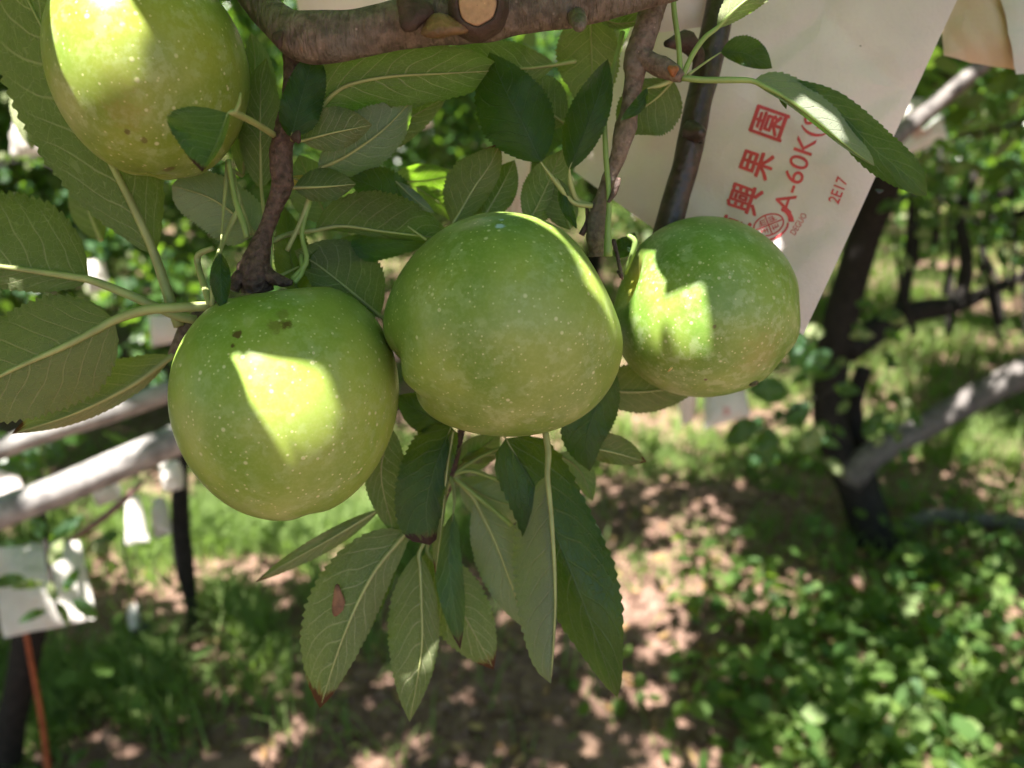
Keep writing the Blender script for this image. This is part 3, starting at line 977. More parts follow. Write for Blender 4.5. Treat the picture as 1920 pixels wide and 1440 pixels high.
A['T']['obj'].data.materials.append(mat_apple("upper_apple_skin", [(loc('T', 316, 318), .0026, BR, .7), (loc('T', 270, 262), .0015, BR, .6), (loc('T', 238, 247), .0013, BR, .7)], 225, .3,
    blush=(loc('T', 235, 210), .008), base=(.140, .220, .026), base2=(.24, .305, .042)))

# stalks and flower ends
ptube("stem", [(1166, 520, .292, 9), (1160, 490, .293, 8), (1150, 450, .296, 9)], M_SPUR, A['C']['root'], 10, 8, .1)
ptube("bud_scale", [(1158, 508, .283, 5), (1165, 516, .281, 9), (1168, 524, .283, 4)], M_SPUR, A['C']['root'], 8, 6)
ptube("stem", [(1172, 512, .318, 8), (1186, 476, .312, 10), (1190, 452, .31, 11), (1176, 440, .31, 9)], M_STALK_G, A['R']['root'], 14, 8)
ptube("stem", [(492, 560, .287, 14), (490, 535, .285, 16)], M_SPUR, A['L']['root'], 6, 8)
ptube("stem", [(300, -60, .28, 10), (310, -110, .28, 10)], M_STALK_G, A['T']['root'], 6, 8)
ptube("dry_scale", [(1252, 697, .283, 1.0), (1257, 692, .2815, 5), (1260, 689, .283, 3)], mat_plain("dry_scale", (.62, .42, .16), .6), A['R']['root'], 8, 6)


def drop(px, py, d, w, h, label):
    o = thing("water_drop", label, "water drop", tuple(P(px, py, d)))
    nu, nv = 20, 14
    V = []
    for f in np.linspace(0, np.pi, nv):
        for t in np.linspace(0, 2 * np.pi, nu, endpoint=False):
            s = math.sin(f) * (1 - .25 * max(0, math.cos(f)))
            V.append(P(px + w / 2 * s * math.cos(t), py - h / 2 * math.cos(f), d + w / 2 / FPX * d * s * math.sin(t)))
    I = np.arange(nu * nv).reshape(nv, nu); J = np.roll(I, -1, axis=1)
    F = np.stack([I[:-1], I[1:], J[1:], J[:-1]], -1).reshape(-1, 4)
    link("droplet", mesh_np("droplet", np.array(V), F), M_WATER, o)


drop(1411, 716, .305, 24, 18, "clear water drop hanging under the smaller apple at right")
drop(1313, 258, .318, 15, 24, "clear water drop on the knot of the dark twig")

# ------------------------------------------------------------------ main limb and spur
limb = thing("apple_branch", "thick grey brown branch across the top with a round pruning cut and leafy spurs", "branch", tuple(P(700, 60, .265)))
ptube("limb", [(440, -60, .30, 60), (490, 10, .285, 62), (530, 48, .268, 70), (565, 68, .264, 92), (610, 70, .262, 92), (680, 62, .262, 84), (760, 45, .262, 88), (830, 35, .262, 92), (900, 28, .262, 96),
               (980, 8, .262, 100), (1060, -2, .264, 104), (1150, -18, .266, 96), (1260, -50, .27, 96)], M_LIMB, limb, 110, 28, .035, 3, .05)
ptube("side_branch", [(560, 70, .272, 70), (500, 20, .276, 58), (455, -30, .285, 52), (420, -80, .29, 52)], M_LIMB, limb, 24, 16, .05, 8, .05)
# pruning cut: a stub with a flat face in a dark collar
def stub(px, py, d, rx, ry, toward, name, m_face, m_col, par):
    n = toward[0] * RIGHT + toward[1] * UPV - toward[2] * FWD; n /= np.linalg.norm(n)
    x = np.cross(UPV, n); x /= np.linalg.norm(x); y = np.cross(n, x)
    c = P(px, py, d); sx, sy = rx / FPX * d, ry / FPX * d
    th = np.linspace(0, 2 * np.pi, 40, endpoint=False)
    wob = 1 + .03 * np.sin(3 * th + 1) + .02 * np.sin(7 * th)
    def ring(k, z): return c + n * z + x * (np.cos(th) * sx * k * wob)[:, None] + y * (np.sin(th) * sy * k * wob)[:, None]
    rings = [ring(1.0, .0), ring(.97, .0011), ring(.9, .0013), ring(.45, .0012), ring(.02, .0013)]
    V = np.concatenate(rings); I = np.arange(40 * len(rings)).reshape(-1, 40); J = np.roll(I, -1, axis=1)
    F = np.stack([I[:-1], J[:-1], J[1:], I[1:]], -1).reshape(-1, 4)
    link(name, mesh_np(name, V, F), m_face, par)
    rings = [ring(1.62, -.0065), ring(1.52, -.003), ring(1.38, -.0008), ring(1.2, .0012), ring(1.06, .0014), ring(1.0, .0002), ring(.9, -.003)]
    V = np.concatenate(rings); V = V + n * (vnoise(V, 900, 5) * .00025)[:, None]
    I = np.arange(40 * len(rings)).reshape(-1, 40); J = np.roll(I, -1, axis=1)
    F = np.stack([I[:-1], J[:-1], J[1:], I[1:]], -1).reshape(-1, 4)
    link("cut_collar", mesh_np("cut_collar", V, F), m_col, par)
stub(895, 12, .2455, 36, 34, (.02, -.22, 1), "pruning_cut", M_CUT, M_COLLAR, limb)
def lump(name, px, py, d, w, h, mat, par, seed, dp=.004):
    th = np.linspace(0, 2 * np.pi, 22, endpoint=False); V = []
    for f in np.linspace(.02, np.pi / 1.7, 10):
        for t in th:
            k = 1 + .18 * math.sin(3 * t + seed) * math.sin(f)
            V.append(P(px + w / 2 * math.sin(f) * math.cos(t) * k, py + h / 2 * math.sin(f) * math.sin(t) * k, d - dp * math.cos(f)))
    V = np.array(V); V += (vnoise(V, 900, seed) * .0003)[:, None] * FWD
    I = np.arange(220).reshape(10, 22); J = np.roll(I, -1, axis=1)
    F = np.stack([I[:-1], I[1:], J[1:], J[:-1]], -1).reshape(-1, 4)
    link(name, mesh_np(name, V, F), mat, par)
lump("resin_patch", 832, 50, .2485, 92, 46, M_RESIN, limb, 1, .0035)
lump("bark_swelling", 775, 22, .249, 68, 70, M_COLLAR, limb, 2, .004)
ptube("bud_stub", [(1080, 30, .262, 36), (1086, 42, .246, 30), (1085, 47, .241, 24), (1084, 49, .2385, 10)], M_LIMB, limb, 12, 12, .1, 6)
lump("bark_knot", 522, 72, .254, 22, 34, M_COLLAR, limb, 4, .002)
# fruiting spur dropping to the left apple
ptube("fruiting_spur", [(556, 90, .274, 50), (552, 150, .276, 40), (545, 200, .276, 38), (537, 240, .276, 44), (528, 275, .277, 40), (528, 315, .278, 44), (530, 345, .279, 40), (512, 395, .28, 30), (496, 440, .281, 30), (484, 478, .282, 50), (478, 510, .283, 66), (482, 545, .285, 60)],
      M_SPUR, limb, 170, 20, .09, 12, .45)
ptube("spur_knob", [(470, 505, .282, 30), (448, 520, .28, 26), (438, 545, .279, 18)], M_SPUR, limb, 16, 10, .16, 14)
ptube("spur_knob", [(500, 515, .282, 30), (530, 528, .281, 22), (548, 530, .281, 10)], M_SPUR, limb, 16, 10, .16, 15)

L = leaf
F_ = .0
# leaves on the limb's spurs (front to back)
L(limb, [(428, 212, .229), (408, 268, .226), (379, 322, .224)], 10, 112, 'top', [(512, 252, .272), (480, 232, .25), (440, 212, .232)], 13, M_LEAF_BURN, dl=-.004, dr=.004, label="small dark leaf lying over the upper left apple",
  pw=[0, .4, .66, .82, .95, 1, .95, .8, .55, .35, .18, 0])
ptube("stalk_hook", [(440, 212, .231, 8), (448, 195, .232, 7), (451, 175, .233, 4)], M_STALK, limb, 8, 6)
L(limb, [(546, 258, .268), (562, 195, .266), (578, 140, .266), (588, 100, .268)], 38, 46, 'top', [(548, 262, .272)], 8, pw=[0, .3, .55, .8, .95, 1, .95, .85, .7, .5, .3, 0])
L(limb, [(566, 264, .277), (620, 250, .276), (698, 234, .276)], 52, 36, 'under', [(556, 264, .275)], 7, M_LEAF)
L(limb, [(603, 200, .283), (640, 165, .280), (720, 145, .279), (830, 138, .280), (942, 132, .286)], 66, 60, 'under', [(560, 250, .285)], 10, dl=-.010, dr=.012, pw=[0, .5, .75, .9, 1, 1, .95, .85, .7, .5, .3, 0])
L(limb, [(596, 318, .290), (650, 292, .288), (720, 242, .290), (775, 185, .293)], 66, 52, 'under', [(538, 470, .286), (570, 400, .288)], 9, dl=-.008, dr=.012)
L(limb, [(552, 352, .284), (610, 350, .282), (668, 345, .282)], 38, 30, 'under', [(536, 350, .282)], 8)
L(limb, [(490, 355, .296), (488, 240, .295), (490, 150, .297), (500, 108, .300)], 44, 46, 'under', [(505, 440, .287), (496, 400, .292)], 8, M_LEAF)
L(limb, [(455, 330, .305), (470, 220, .304), (478, 110, .306), (470, 60, .308)], 46, 52, 'under', [(470, 440, .292), (436, 320, .296)], 8)
L(limb, [(478, 440, .300), (440, 402, .298), (392, 370, .298), (322, 348, .300)], 62, 52, 'under', [(410, 470, .29), (425, 440, .295), (445, 400, .295)], 8, M_LEAF_PALE, label="pale bluish leaf back with raised veins", pw=[0, .5, .8, .95, 1, 1, .97, .9, .78, .6, .4, 0])
L(limb, [(413, 474, .268), (414, 520, .264), (417, 582, .262)], 20, 22, 'top', [(398, 575, .270), (402, 500, .27), (425, 440, .28), (448, 380, .285), (430, 320, .29), (428, 300, .29)], 9)
L(limb, [(590, 432, .300), (640, 424, .300), (720, 434, .300), (852, 450, .306)], 78, 14, 'under', [(455, 482, .284), (500, 458, .284), (545, 438, .294)], 9, M_LEAF, dl=-.014, dr=.004)
L(limb, [(712, 592, .302), (650, 540, .298), (600, 500, .296), (552, 470, .296)], 48, 86, 'under', [(735, 612, .305)], 8, M_LEAF, label="green leaf back between the left and middle apples")
L(limb, [(560, 500, .292), (640, 470, .305), (740, 455, .306), (820, 452, .31)], 26, 34, 'top', [(520, 520, .285)], 7)
L(limb, [(760, 420, .300), (735, 380, .298), (700, 350, .298), (650, 332, .300)], 40, 50, 'top', [(800, 450, .3)], 6)
L(limb, [(780, 350, .355), (810, 370, .355), (838, 392, .355), (858, 420, .355)], 22, 20, 'under', [], 4, dl=-.010, dr=.010)
L(limb, [(730, 335, .36), (775, 340, .36), (820, 335, .36), (858, 325, .36)], 34, 60, 'under', [], 5, M_LEAF, dl=-.016, dr=.026, label="leaf glowing bright green where the sun passes through it")
L(limb, [(742, 340, .296), (775, 372, .294), (815, 400, .296)], 14, 12, 'under', [], 4, M_LEAF_PALE)
L(limb, [(850, 420, .300), (890, 350, .297), (918, 310, .297), (938, 268, .300)], 58, 34, 'under', [(860, 450, .303)], 7, M_LEAF_TAN)
L(limb, [(905, 410, .310), (935, 360, .309), (965, 300, .310)], 38, 34, 'under', [], 6)
L(limb, [(850, 130, .300), (760, 170, .298), (680, 205, .300)], 40, 60, 'under', [], 6)
L(limb, [(1040, 122, .298), (980, 128, .296), (900, 118, .296), (840, 90, .30)], 36, 52, 'under', [(1080, 115, .3)], 7)
L(limb, [(1060, 232, .304), (1000, 190, .302), (950, 150, .303)], 60, 62, 'under', [], 6)
L(limb, [(620, 420, .31), (590, 360, .31), (560, 290, .31)], 50, 50, 'under', [], 6)
L(limb, [(640, 300, .312), (720, 250, .312), (840, 180, .314)], 50, 40, 'under', [], 6)
L(limb, [(560, 560, .31), (545, 480, .31), (535, 390, .31)], 34, 40, 'top', [(530, 590, .31)], 6)
ptube("leaf_stalk", [(548, 525, .283, 12), (575, 490, .284, 10), (566, 440, .287, 9), (580, 380, .289, 9), (612, 290, .292, 7)], M_STALK_G, limb, 20, 8)
ptube("leaf_stalk", [(505, 510, .283, 10), (507, 470, .283, 9), (510, 440, .285, 8)], M_STALK_G, limb, 12, 8)
ptube("leaf_stalk", [(552, 530, .282, 10), (566, 510, .283, 10), (565, 480, .287, 9)], M_STALK_G, limb, 12, 8)
ptube("leaf_stalk", [(428, 300, .285, 9), (440, 370, .284, 10), (458, 425, .283, 13), (464, 446, .283, 10)], M_STALK_G, limb, 14, 8)
ptube("leaf_stalk", [(395, 572, .275, 14), (372, 500, .29, 12), (372, 478, .29, 12), (400, 465, .288, 10)], M_STALK, limb, 18, 8)
lump("torn_scale", 556, 256, .2685, 20, 26, M_COLLAR, limb, 5, .002)
L(limb, [(545, 332, .291), (580, 348, .290), (600, 372, .291)], 14, 18, 'under', [], 4, mat_leaf("yellowed_leaf", pale=.2, hue=(2.6, 1.7, .9)), label="small yellowed leaf behind the spur")

# leafy shoot at the left edge
shoot = thing("leafy_shoot", "leafy shoot at the left edge with four big leaf backs", "shoot", tuple(P(350, 620, .31)))
ptube("twig", [(328, 668, .312, 26), (345, 625, .31, 26), (372, 590, .312, 22), (420, 560, .32, 20)], M_TWIG, shoot, 20, 12, .12, 31)
L(shoot, [(290, 478, .305), (253, 395, .300), (213, 315, .298), (120, 130, .300), (10, -80, .305)], 122, 118, 'under', [(336, 612, .306), (318, 560, .306)], 19, M_LEAF, dl=.004, dr=.012,
  pw=[0, .16, .34, .56, .78, .95, 1, .95, .75, .5, .3, 0])
L(shoot, [(166, 524, .298), (90, 512, .296), (-30, 495, .296), (-190, 470, .30)], 44, 148, 'under', [(368, 600, .302), (330, 592, .300), (250, 556, .298)], 17, M_LEAF, pw=[0, .30, .55, .75, .93, 1, .97, .8, .6, .4, .2, 0])
L(shoot, [(215, 600, .284), (130, 645, .280), (20, 695, .278), (-120, 770, .280)], 112, 108, 'under', [(396, 574, .285), (330, 577, .284), (270, 582, .283)], 18, M_LEAF_TAN, dl=.010, dr=.016, label="large leaf with tan back at the left edge, one half turned grey green",
  pw=[0, .35, .6, .82, 1, 1, .95, .8, .6, .4, .2, 0])
L(shoot, [(322, 668, .310), (250, 720, .306), (140, 775, .304), (22, 814, .306)], 22, 66, 'under', [(332, 660, .312)], 14, M_LEAF_TAN, dl=.004, dr=.02)
L(shoot, [(190, 452, .42), (165, 390, .42), (140, 310, .42)], 36, 34, 'under', [], 10, M_LEAF)
L(shoot, [(100, 120, .44), (60, 180, .44), (60, 280, .44)], 40, 42, 'under', [], 10, M_LEAF)

# knobbly grey twig between the middle and right apples
twig = thing("apple_twig", "knobbly grey twig running down between the middle and right apples", "twig", tuple(P(1180, 180, .30)))
ptube("twig_stem", [(1240, -40, .288, 52), (1222, 20, .288, 48), (1206, 70, .288, 46), (1192, 110, .289, 48), (1188, 150, .29, 36), (1180, 200, .291, 32), (1172, 240, .292, 40), (1160, 290, .294, 30), (1140, 340, .296, 26), (1126, 390, .298, 34), (1118, 440, .30, 40), (1120, 480, .302, 30)],
      M_TWIG, twig, 170, 20, .12, 41, .45)
ptube("leaf_spur", [(1195, 100, .288, 40), (1222, 118, .286, 36), (1246, 128, .284, 34), (1266, 138, .282, 30), (1280, 146, .281, 16)], M_TWIG, twig, 30, 12, .16, 43, .3)
ptube("side_stem", [(1168, 60, .298, 9), (1150, 130, .296, 9), (1135, 210, .294, 9), (1136, 290, .293, 11), (1142, 370, .292, 10), (1140, 430, .291, 13), (1140, 480, .291, 18)], M_STALK_G, twig, 40, 8)
ptube("dead_stalk", [(1160, 335, .292, 10), (1152, 360, .291, 12), (1140, 380, .291, 6)], M_SPUR, twig, 10, 8, .1)
ptube("dead_stalk", [(1100, 390, .30, 6), (1102, 415, .30, 10), (1090, 440, .30, 12)], M_SPUR, twig, 10, 8, .1)
L(twig, [(1014, 304, .283), (985, 240, .280), (946, 165, .279), (918, 98, .284)], 78, 68, 'top', [(1110, 386, .292), (1075, 380, .29), (1045, 345, .286)], 9, M_LEAF, label="dark upper face of a broad leaf above the middle apple")
L(twig, [(1068, 318, .286), (1095, 250, .282), (1122, 180, .281), (1140, 110, .285)], 46, 34, 'top', [(1110, 386, .294), (1082, 376, .292), (1070, 345, .289)], 10, M_LEAF)
L(twig, [(1104, 10, .306), (1108, 80, .305), (1108, 160, .306), (1090, 215, .308)], 56, 70, 'under', [(1110, -40, .3)], 7, M_LEAF_TAN)
L(twig, [(1262, 150, .302), (1235, 180, .304), (1190, 215, .306), (1160, 250, .308)], 68, 52, 'under', [(1272, 142, .287)], 7, M_LEAF)
L(twig, [(1214, 166, .283), (1200, 200, .281), (1164, 226, .281)], 9, 17, 'top', [(1262, 150, .284), (1238, 160, .283)], 8, M_LEAF_PALE, label="tiny curled leaf on the knobbly twig")
L(twig, [(1050, 190, .310), (1020, 250, .310), (1010, 300, .312)], 46, 44, 'top', [], 6)
L(twig, [(990, 420, .312), (1020, 360, .310), (1055, 280, .310)], 44, 46, 'under', [], 6)
L(twig, [(1070, 430, .31), (1050, 370, .31), (1040, 330, .31)], 36, 30, 'under', [], 6)
L(twig, [(1050, 345, .288), (1062, 385, .287), (1082, 430, .288)], 11, 13, 'top', [(1042, 335, .286)], 6, M_LEAF_PALE)
L(twig, [(1412, 152, .282), (1470, 182, .280), (1530, 226, .279), (1580, 268, .279), (1640, 312, .28)], 46, 9, 'under', [(1278, 146, .281), (1320, 150, .281), (1370, 150, .281)], 11, M_LEAF_PALE, dl=.012, dr=.001,
  label="long twisted leaf over the printed bag with a sunlit cream patch", pw=[0, .4, .7, .9, 1, 1, .95, .8, .6, .42, .25, 0],
  extra=[dict(pts=[(1470, 160, .290), (1560, 200, .289), (1640, 280, .286), (1700, 328, .284), (1738, 368, .286)], wl=44, wr=40, face='top', dl=.006, dr=.004, pw=[0, .3, .5, .6, .7, .85, 1, 1, .85, .6, .35, 0])], smat=M_STALK_G)
L(twig, [(1345, 52, .282), (1385, 12, .279), (1430, -20, .279), (1500, -60, .282)], 34, 26, 'under', [(1280, 142, .281), (1300, 100, .281), (1322, 70, .281)], 10, M_LEAF, smat=M_STALK_G)
L(twig, [(1352, 98, .300), (1395, 100, .298), (1448, 128, .298)], 36, 24, 'top', [(1290, 140, .283)], 6)
L(twig, [(1262, -40, .285), (1275, -90, .284), (1290, -150, .284)], 40, 40, 'under', [(1276, 142, .281), (1272, 80, .282), (1264, 20, .283)], 10, M_LEAF, smat=M_STALK_G)
L(twig, [(1150, 480, .315), (1180, 455, .312), (1190, 436, .314)], 20, 18, 'top', [], 5)
L(twig, [(1500, 170, .296), (1470, 180, .294), (1474, 205, .294)], 10, 10, 'top', [], 3)
L(twig, [(1110, 25, .30), (1160, 44, .298), (1220, 30, .30)], 26, 12, 'under', [], 6)
lump("dry_bud", 1262, 132, .276, 20, 22, mat_plain("rusty_bud", (.30, .11, .04), .8, .4, 300, .4), twig, 3, .003)
ptube("dead_leaf", [(1250, 82, .30, 12), (1285, 78, .31, 34), (1310, 108, .312, 26), (1300, 130, .31, 8)], M_COLLAR, twig, 14, 10, .3)

# smooth dark twig
dark = thing("apple_twig", "smooth dark brown twig slanting down in front of the printed bag", "twig", tuple(P(1300, 200, .325)))
ptube("twig_stem", [(1362, -60, .322, 52), (1345, 40, .322, 54), (1325, 130, .323, 52), (1308, 200, .324, 50), (1298, 250, .325, 52), (1285, 310, .327, 50), (1268, 370, .33, 52), (1250, 440, .333, 54), (1230, 520, .335, 54)], M_DARK, dark, 70, 16, .05, 51, .08)
ptube("knot", [(1296, 246, .322, 44), (1312, 250, .316, 26), (1318, 250, .314, 12)], M_DARK, dark, 12, 10, .14)

# leafy shoot hanging below and behind the apples
low = thing("leafy_shoot", "leafy shoot hanging below and behind the three apples", "shoot", tuple(P(845, 890, .34)))
ptube("twig", [(880, 740, .345, 18), (862, 820, .343, 14), (846, 892, .342, 16), (830, 950, .345, 8)], M_SPUR, low, 20, 10, .12, 61)
L(low, [(846, 800, .315), (815, 880, .311), (800, 950, .310), (806, 1022, .312)], 32, 66, 'top', [(850, 780, .325)], 7, M_LEAF_BURN, label="dark leaf with a scorched wet tip under the left apple",
  pw=[0, .5, .7, .85, .95, 1, 1, .95, .85, .7, .5, 0])
L(low, [(850, 808, .313), (836, 900, .311), (826, 1000, .312), (816, 1078, .316)], 5, 22, 'under', [], 5, M_LEAF_TAN)
L(low, [(848, 805, .322), (800, 780, .320), (742, 742, .32)], 36, 40, 'top', [], 6)
L(low, [(730, 800, .326), (715, 890, .326), (740, 1005, .328)], 50, 34, 'under', [], 6)
L(low, [(712, 955, .33), (620, 1010, .326), (540, 1055, .325), (478, 1092, .327)], 20, 18, 'under', [(760, 930, .333)], 6, M_LEAF_TAN)
L(low, [(762, 998, .326), (700, 1075, .321), (645, 1190, .319), (600, 1328, .322)], 44, 92, 'under', [(838, 920, .338), (800, 960, .331)], 10, M_LEAF_BURN, dl=.006, dr=.012, label="large drooping leaf with a brown hole, leftmost below the apples",
  pw=[0, .3, .5, .68, .85, 1, 1, .85, .6, .4, .2, 0])
lump("brown_spot", 634, 1128, .3213, 24, 58, M_FALLEN if False else mat_plain("scorched_patch", (.17, .080, .045), .7, .45, 220), low, 7, .0012)
L(low, [(748, 1034, .334), (700, 1110, .331), (662, 1190, .331), (634, 1256, .334)], 30, 22, 'top', [(835, 930, .342)], 6)
L(low, [(786, 1036, .330), (790, 1120, .326), (790, 1220, .325), (768, 1354, .328)], 34, 68, 'under', [(843, 900, .340), (815, 980, .334)], 8, M_LEAF)
L(low, [(800, 1030, .340), (840, 1100, .337), (885, 1180, .336), (926, 1256, .338)], 58, 66, 'under', [(840, 910, .342)], 8, M_LEAF_BURN)
L(low, [(850, 962, .325), (842, 1050, .321), (852, 1140, .320), (863, 1218, .323)], 26, 30, 'top', [(845, 895, .336), (852, 930, .33)], 7, M_LEAF_BURN)
L(low, [(892, 940, .342), (930, 1020, .339), (960, 1100, .339), (992, 1184, .342)], 54, 52, 'under', [(846, 888, .342), (870, 912, .342)], 10, M_LEAF_PALE)
L(low, [(1026, 890, .308), (1036, 1000, .304), (1041, 1130, .303), (1033, 1282, .306)], 4, 82, 'under', [(1022, 806, .313), (1028, 850, .310)], 12, M_LEAF_PALE, dl=.004, dr=.022, label="pale leaf back folded along its midrib, longest of those hanging below the middle apple",
  pw=[0, .22, .5, .74, .9, 1, .97, .85, .66, .5, .3, 0])
L(low, [(948, 822, .318), (1010, 930, .315), (1085, 1110, .314), (1158, 1308, .318)], 96, 74, 'top', [(940, 800, .322)], 8, M_LEAF, dl=.008, dr=.012, label="dark green leaf face with fine veins beside the pale folded leaf",
  pw=[0, .45, .7, .8, .82, .85, .9, .75, .5, .32, .18, 0])
L(low, [(1060, 920, .330), (1105, 1000, .328), (1128, 1120, .326), (1158, 1290, .328)], 26, 10, 'under', [], 5, M_LEAF_PALE)
L(low, [(1150, 690, .322), (1120, 760, .318), (1100, 820, .317), (1106, 884, .32)], 44, 62, 'top', [(1160, 650, .33)], 7, M_LEAF)
L(low, [(1085, 838, .330), (1140, 846, .328), (1212, 866, .329)], 36, 24, 'under', [], 7, M_LEAF_TAN, label="tan leaf back with a rusty tip pointing right below the apples")
L(low, [(1110, 730, .345), (1200, 735, .345), (1320, 720, .35)], 60, 42, 'under', [], 7, M_LEAF_TAN)
L(low, [(855, 880, .350), (890, 850, .350), (940, 815, .352)], 30, 34, 'under', [(846, 892, .345)], 6, M_LEAF, dl=-.012, dr=.014)
L(low, [(940, 850, .345), (900, 855, .346), (862, 862, .348)], 16, 16, 'under', [], 6, M_LEAF_TAN)
L(low, [(1045, 850, .352), (1085, 880, .352), (1112, 940, .352)], 26, 20, 'under', [], 6, dl=-.010, dr=.008)
L(low, [(862, 900, .350), (920, 935, .350), (1010, 960, .352)], 40, 46, 'under', [], 7, M_LEAF_PALE)
L(low, [(800, 720, .335), (790, 770, .334), (752, 740, .334)], 34, 36, 'top', [], 6)
ptube("leaf_stalk", [(846, 890, .342, 10), (880, 882, .342, 8), (935, 900, .343, 8), (975, 920, .345, 7)], M_STALK_G, low, 16, 8)
ptube("leaf_stalk", [(846, 892, .342, 9), (890, 862, .342, 7), (940, 838, .342, 6)], M_STALK_G, low, 12, 8)
ptube("leaf_stalk", [(846, 892, .342, 10), (900, 935, .341, 9), (960, 985, .342, 8)], M_STALK_G, low, 12, 8)


# ------------------------------------------------------------------ paper bags
def bag(name, label, c4, mat, bulge=.006, group=None, n=30, wav=.0015, seed=0, print_=None):
    """closed two-sided paper pouch from its corners (photo px, px, depth): top left, top right, bottom right, bottom left"""
    q = np.array([P(*c) for c in c4])
    root = thing(name, label, "paper bag", tuple(q.mean(0)), group)
    nrm = np.cross(q[1] - q[0], q[3] - q[0]); nrm /= np.linalg.norm(nrm)
    if nrm @ (CAM - q.mean(0)) < 0: nrm = -nrm
    def sheet(sgn):
        V = []
        for i in range(n + 1):
            for j in range(n + 1):
                a, b = i / n, j / n
                p = q[0] * (1 - a) * (1 - b) + q[1] * a * (1 - b) + q[2] * a * b + q[3] * (1 - a) * b
                e = (math.sin(math.pi * a) * math.sin(math.pi * min(1, b * .98 + .01)))**.6 if 0 < a < 1 and 0 < b < 1 else 0
                V.append(p + nrm * sgn * bulge * e)
        V = np.array(V)
        k = 1 / np.linalg.norm(q[1] - q[0])
        return V + nrm * (vnoise(V, 5 * k, seed) * wav + np.abs(vnoise(V, 9 * k, seed + 3)) * wav * .8)[:, None]
    Vf, Vb = sheet(1), sheet(-1)
    I = np.arange((n + 1)**2).reshape(n + 1, n + 1)
    F = np.stack([I[:-1, :-1], I[1:, :-1], I[1:, 1:], I[:-1, 1:]], -1).reshape(-1, 4)
    fr = link("front_sheet", mesh_np("front_sheet", Vf, F), mat, root)
    link("back_sheet", mesh_np("back_sheet", Vb, F[:, ::-1]), mat, root)
    bvh = BVHTree.FromPolygons([Vector(v) for v in Vf], F.tolist())
    return root, bvh


def on_bag(bvh, px, py, off=.00025):
    r = Vector(P(px, py, 1.0) - CAM).normalized()
    h = bvh.ray_cast(Vector(CAM), r)
    if h[0] is None:
        return None
    nn = h[1] if h[1].dot(r) < 0 else -h[1]
    return h[0] + nn * off


def text_mesh(s, bold=.0):
    cu = bpy.data.curves.new("lettering", 'FONT')
    cu.body = s
    cu.size = 1.0
    cu.offset = bold
    cu.resolution_u = 4
    o = bpy.data.objects.new("lettering", cu)
    COL.objects.link(o)
    dg = bpy.context.evaluated_depsgraph_get()
    me = bpy.data.meshes.new_from_object(o.evaluated_get(dg))
    bpy.data.objects.remove(o); bpy.data.curves.remove(cu)
    return me


def print_text(root, bvh, s, c, w, h, ang, mat, name="lettering", bold=.0, off=.00025):
    """flat print on the bag: text fitted into a w x h px box centred on c, its baseline turned by ang (degrees, y up)"""
    me = text_mesh(s, bold)
    n = len(me.vertices)
    if n == 0:
        return
    co = np.zeros(n * 3); me.vertices.foreach_get("co", co); co = co.reshape(-1, 3)
    lo, hi = co.min(0), co.max(0)
    u = (co[:, 0] - (lo[0] + hi[0]) / 2) / (hi[0] - lo[0]) * w
    v = (co[:, 1] - (lo[1] + hi[1]) / 2) / (hi[1] - lo[1]) * h
    a = math.radians(ang)
    px = c[0] + u * math.cos(a) - v * math.sin(a)
    py = c[1] - (u * math.sin(a) + v * math.cos(a))
    out = []
    for x, y in zip(px, py):
        p = on_bag(bvh, x, y, off)
        if p is None: return
        out.append(p)
    for i, p in enumerate(out): me.vertices[i].co = p
    me.materials.clear()
    o = link(name, me, mat, root, smooth=False)
    return o


def print_strokes(root, bvh, strokes, mat, name="emblem"):
    """flat printed strokes: lists of (points px, width px)"""
    V, F = [], []
    for pts_, w in strokes:
        p = np.array(pts_, float)
        t = np.gradient(p, axis=0); t /= np.linalg.norm(t, axis=1)[:, None] + 1e-9
        nn = np.stack([-t[:, 1], t[:, 0]], 1) * (np.asarray(w) / 2 * np.ones(len(p)))[:, None]
        b = len(V)
        for a_, n_ in zip(p, nn):
            for s in (a_ + n_, a_ - n_):
                h = on_bag(bvh, *s)
                if h is None: return
                V.append(h)
        for i in range(len(p) - 1):
            F.append((b + 2 * i, b + 2 * i + 1, b + 2 * i + 3, b + 2 * i + 2))
    link(name, mesh_np(name, np.array(V), np.array(F)), mat, root, smooth=False)


big, big_bvh = bag("paper_bag", "large pinkish beige paper bag printed in red behind the right apple", [(1330, -330, .362), (1850, -120, .335), (1503, 630, .338), (1076, 322, .372)], M_PAPER, .005, wav=.0024, seed=2)
ANG = 70.6
for ch, c_, w_, h_ in (("園", (1442, 232), 52, 63), ("果", (1419, 308), 49, 58), ("興", (1396, 373), 51, 60), ("復", (1374, 433), 50, 58)):
    for k_, (sx, sy) in enumerate(((-1.1, -.8), (1.1, .8), (.9, -1.0))):
        print_text(big, big_bvh, ch, (c_[0] + sx, c_[1] + sy), w_, h_, ANG, M_INK, "lettering", .0, .00025 + k_ * .00006)
print_text(big, big_bvh, "A-60K(S)", (1505, 301), 208, 48, ANG, M_INK, "lettering", .004)
print_text(big, big_bvh, "2E17", (1571, 357), 50, 22, ANG - 2, M_INK, "lettering", .012)
print_text(big, big_bvh, "DEGUO", (1497, 420), 44, 12, ANG - 12, M_INK, "lettering", .0)
def ell(cx, cy, a, b, rot, t0=0, t1=360, n=40):
    t = np.radians(np.linspace(t0, t1, n)); r = math.radians(rot)
    x, y = a * np.cos(t), b * np.sin(t)
    return np.stack([cx + x * math.cos(r) - y * math.sin(r), cy - (x * math.sin(r) + y * math.cos(r))], 1)
cx, cy = 1441, 422
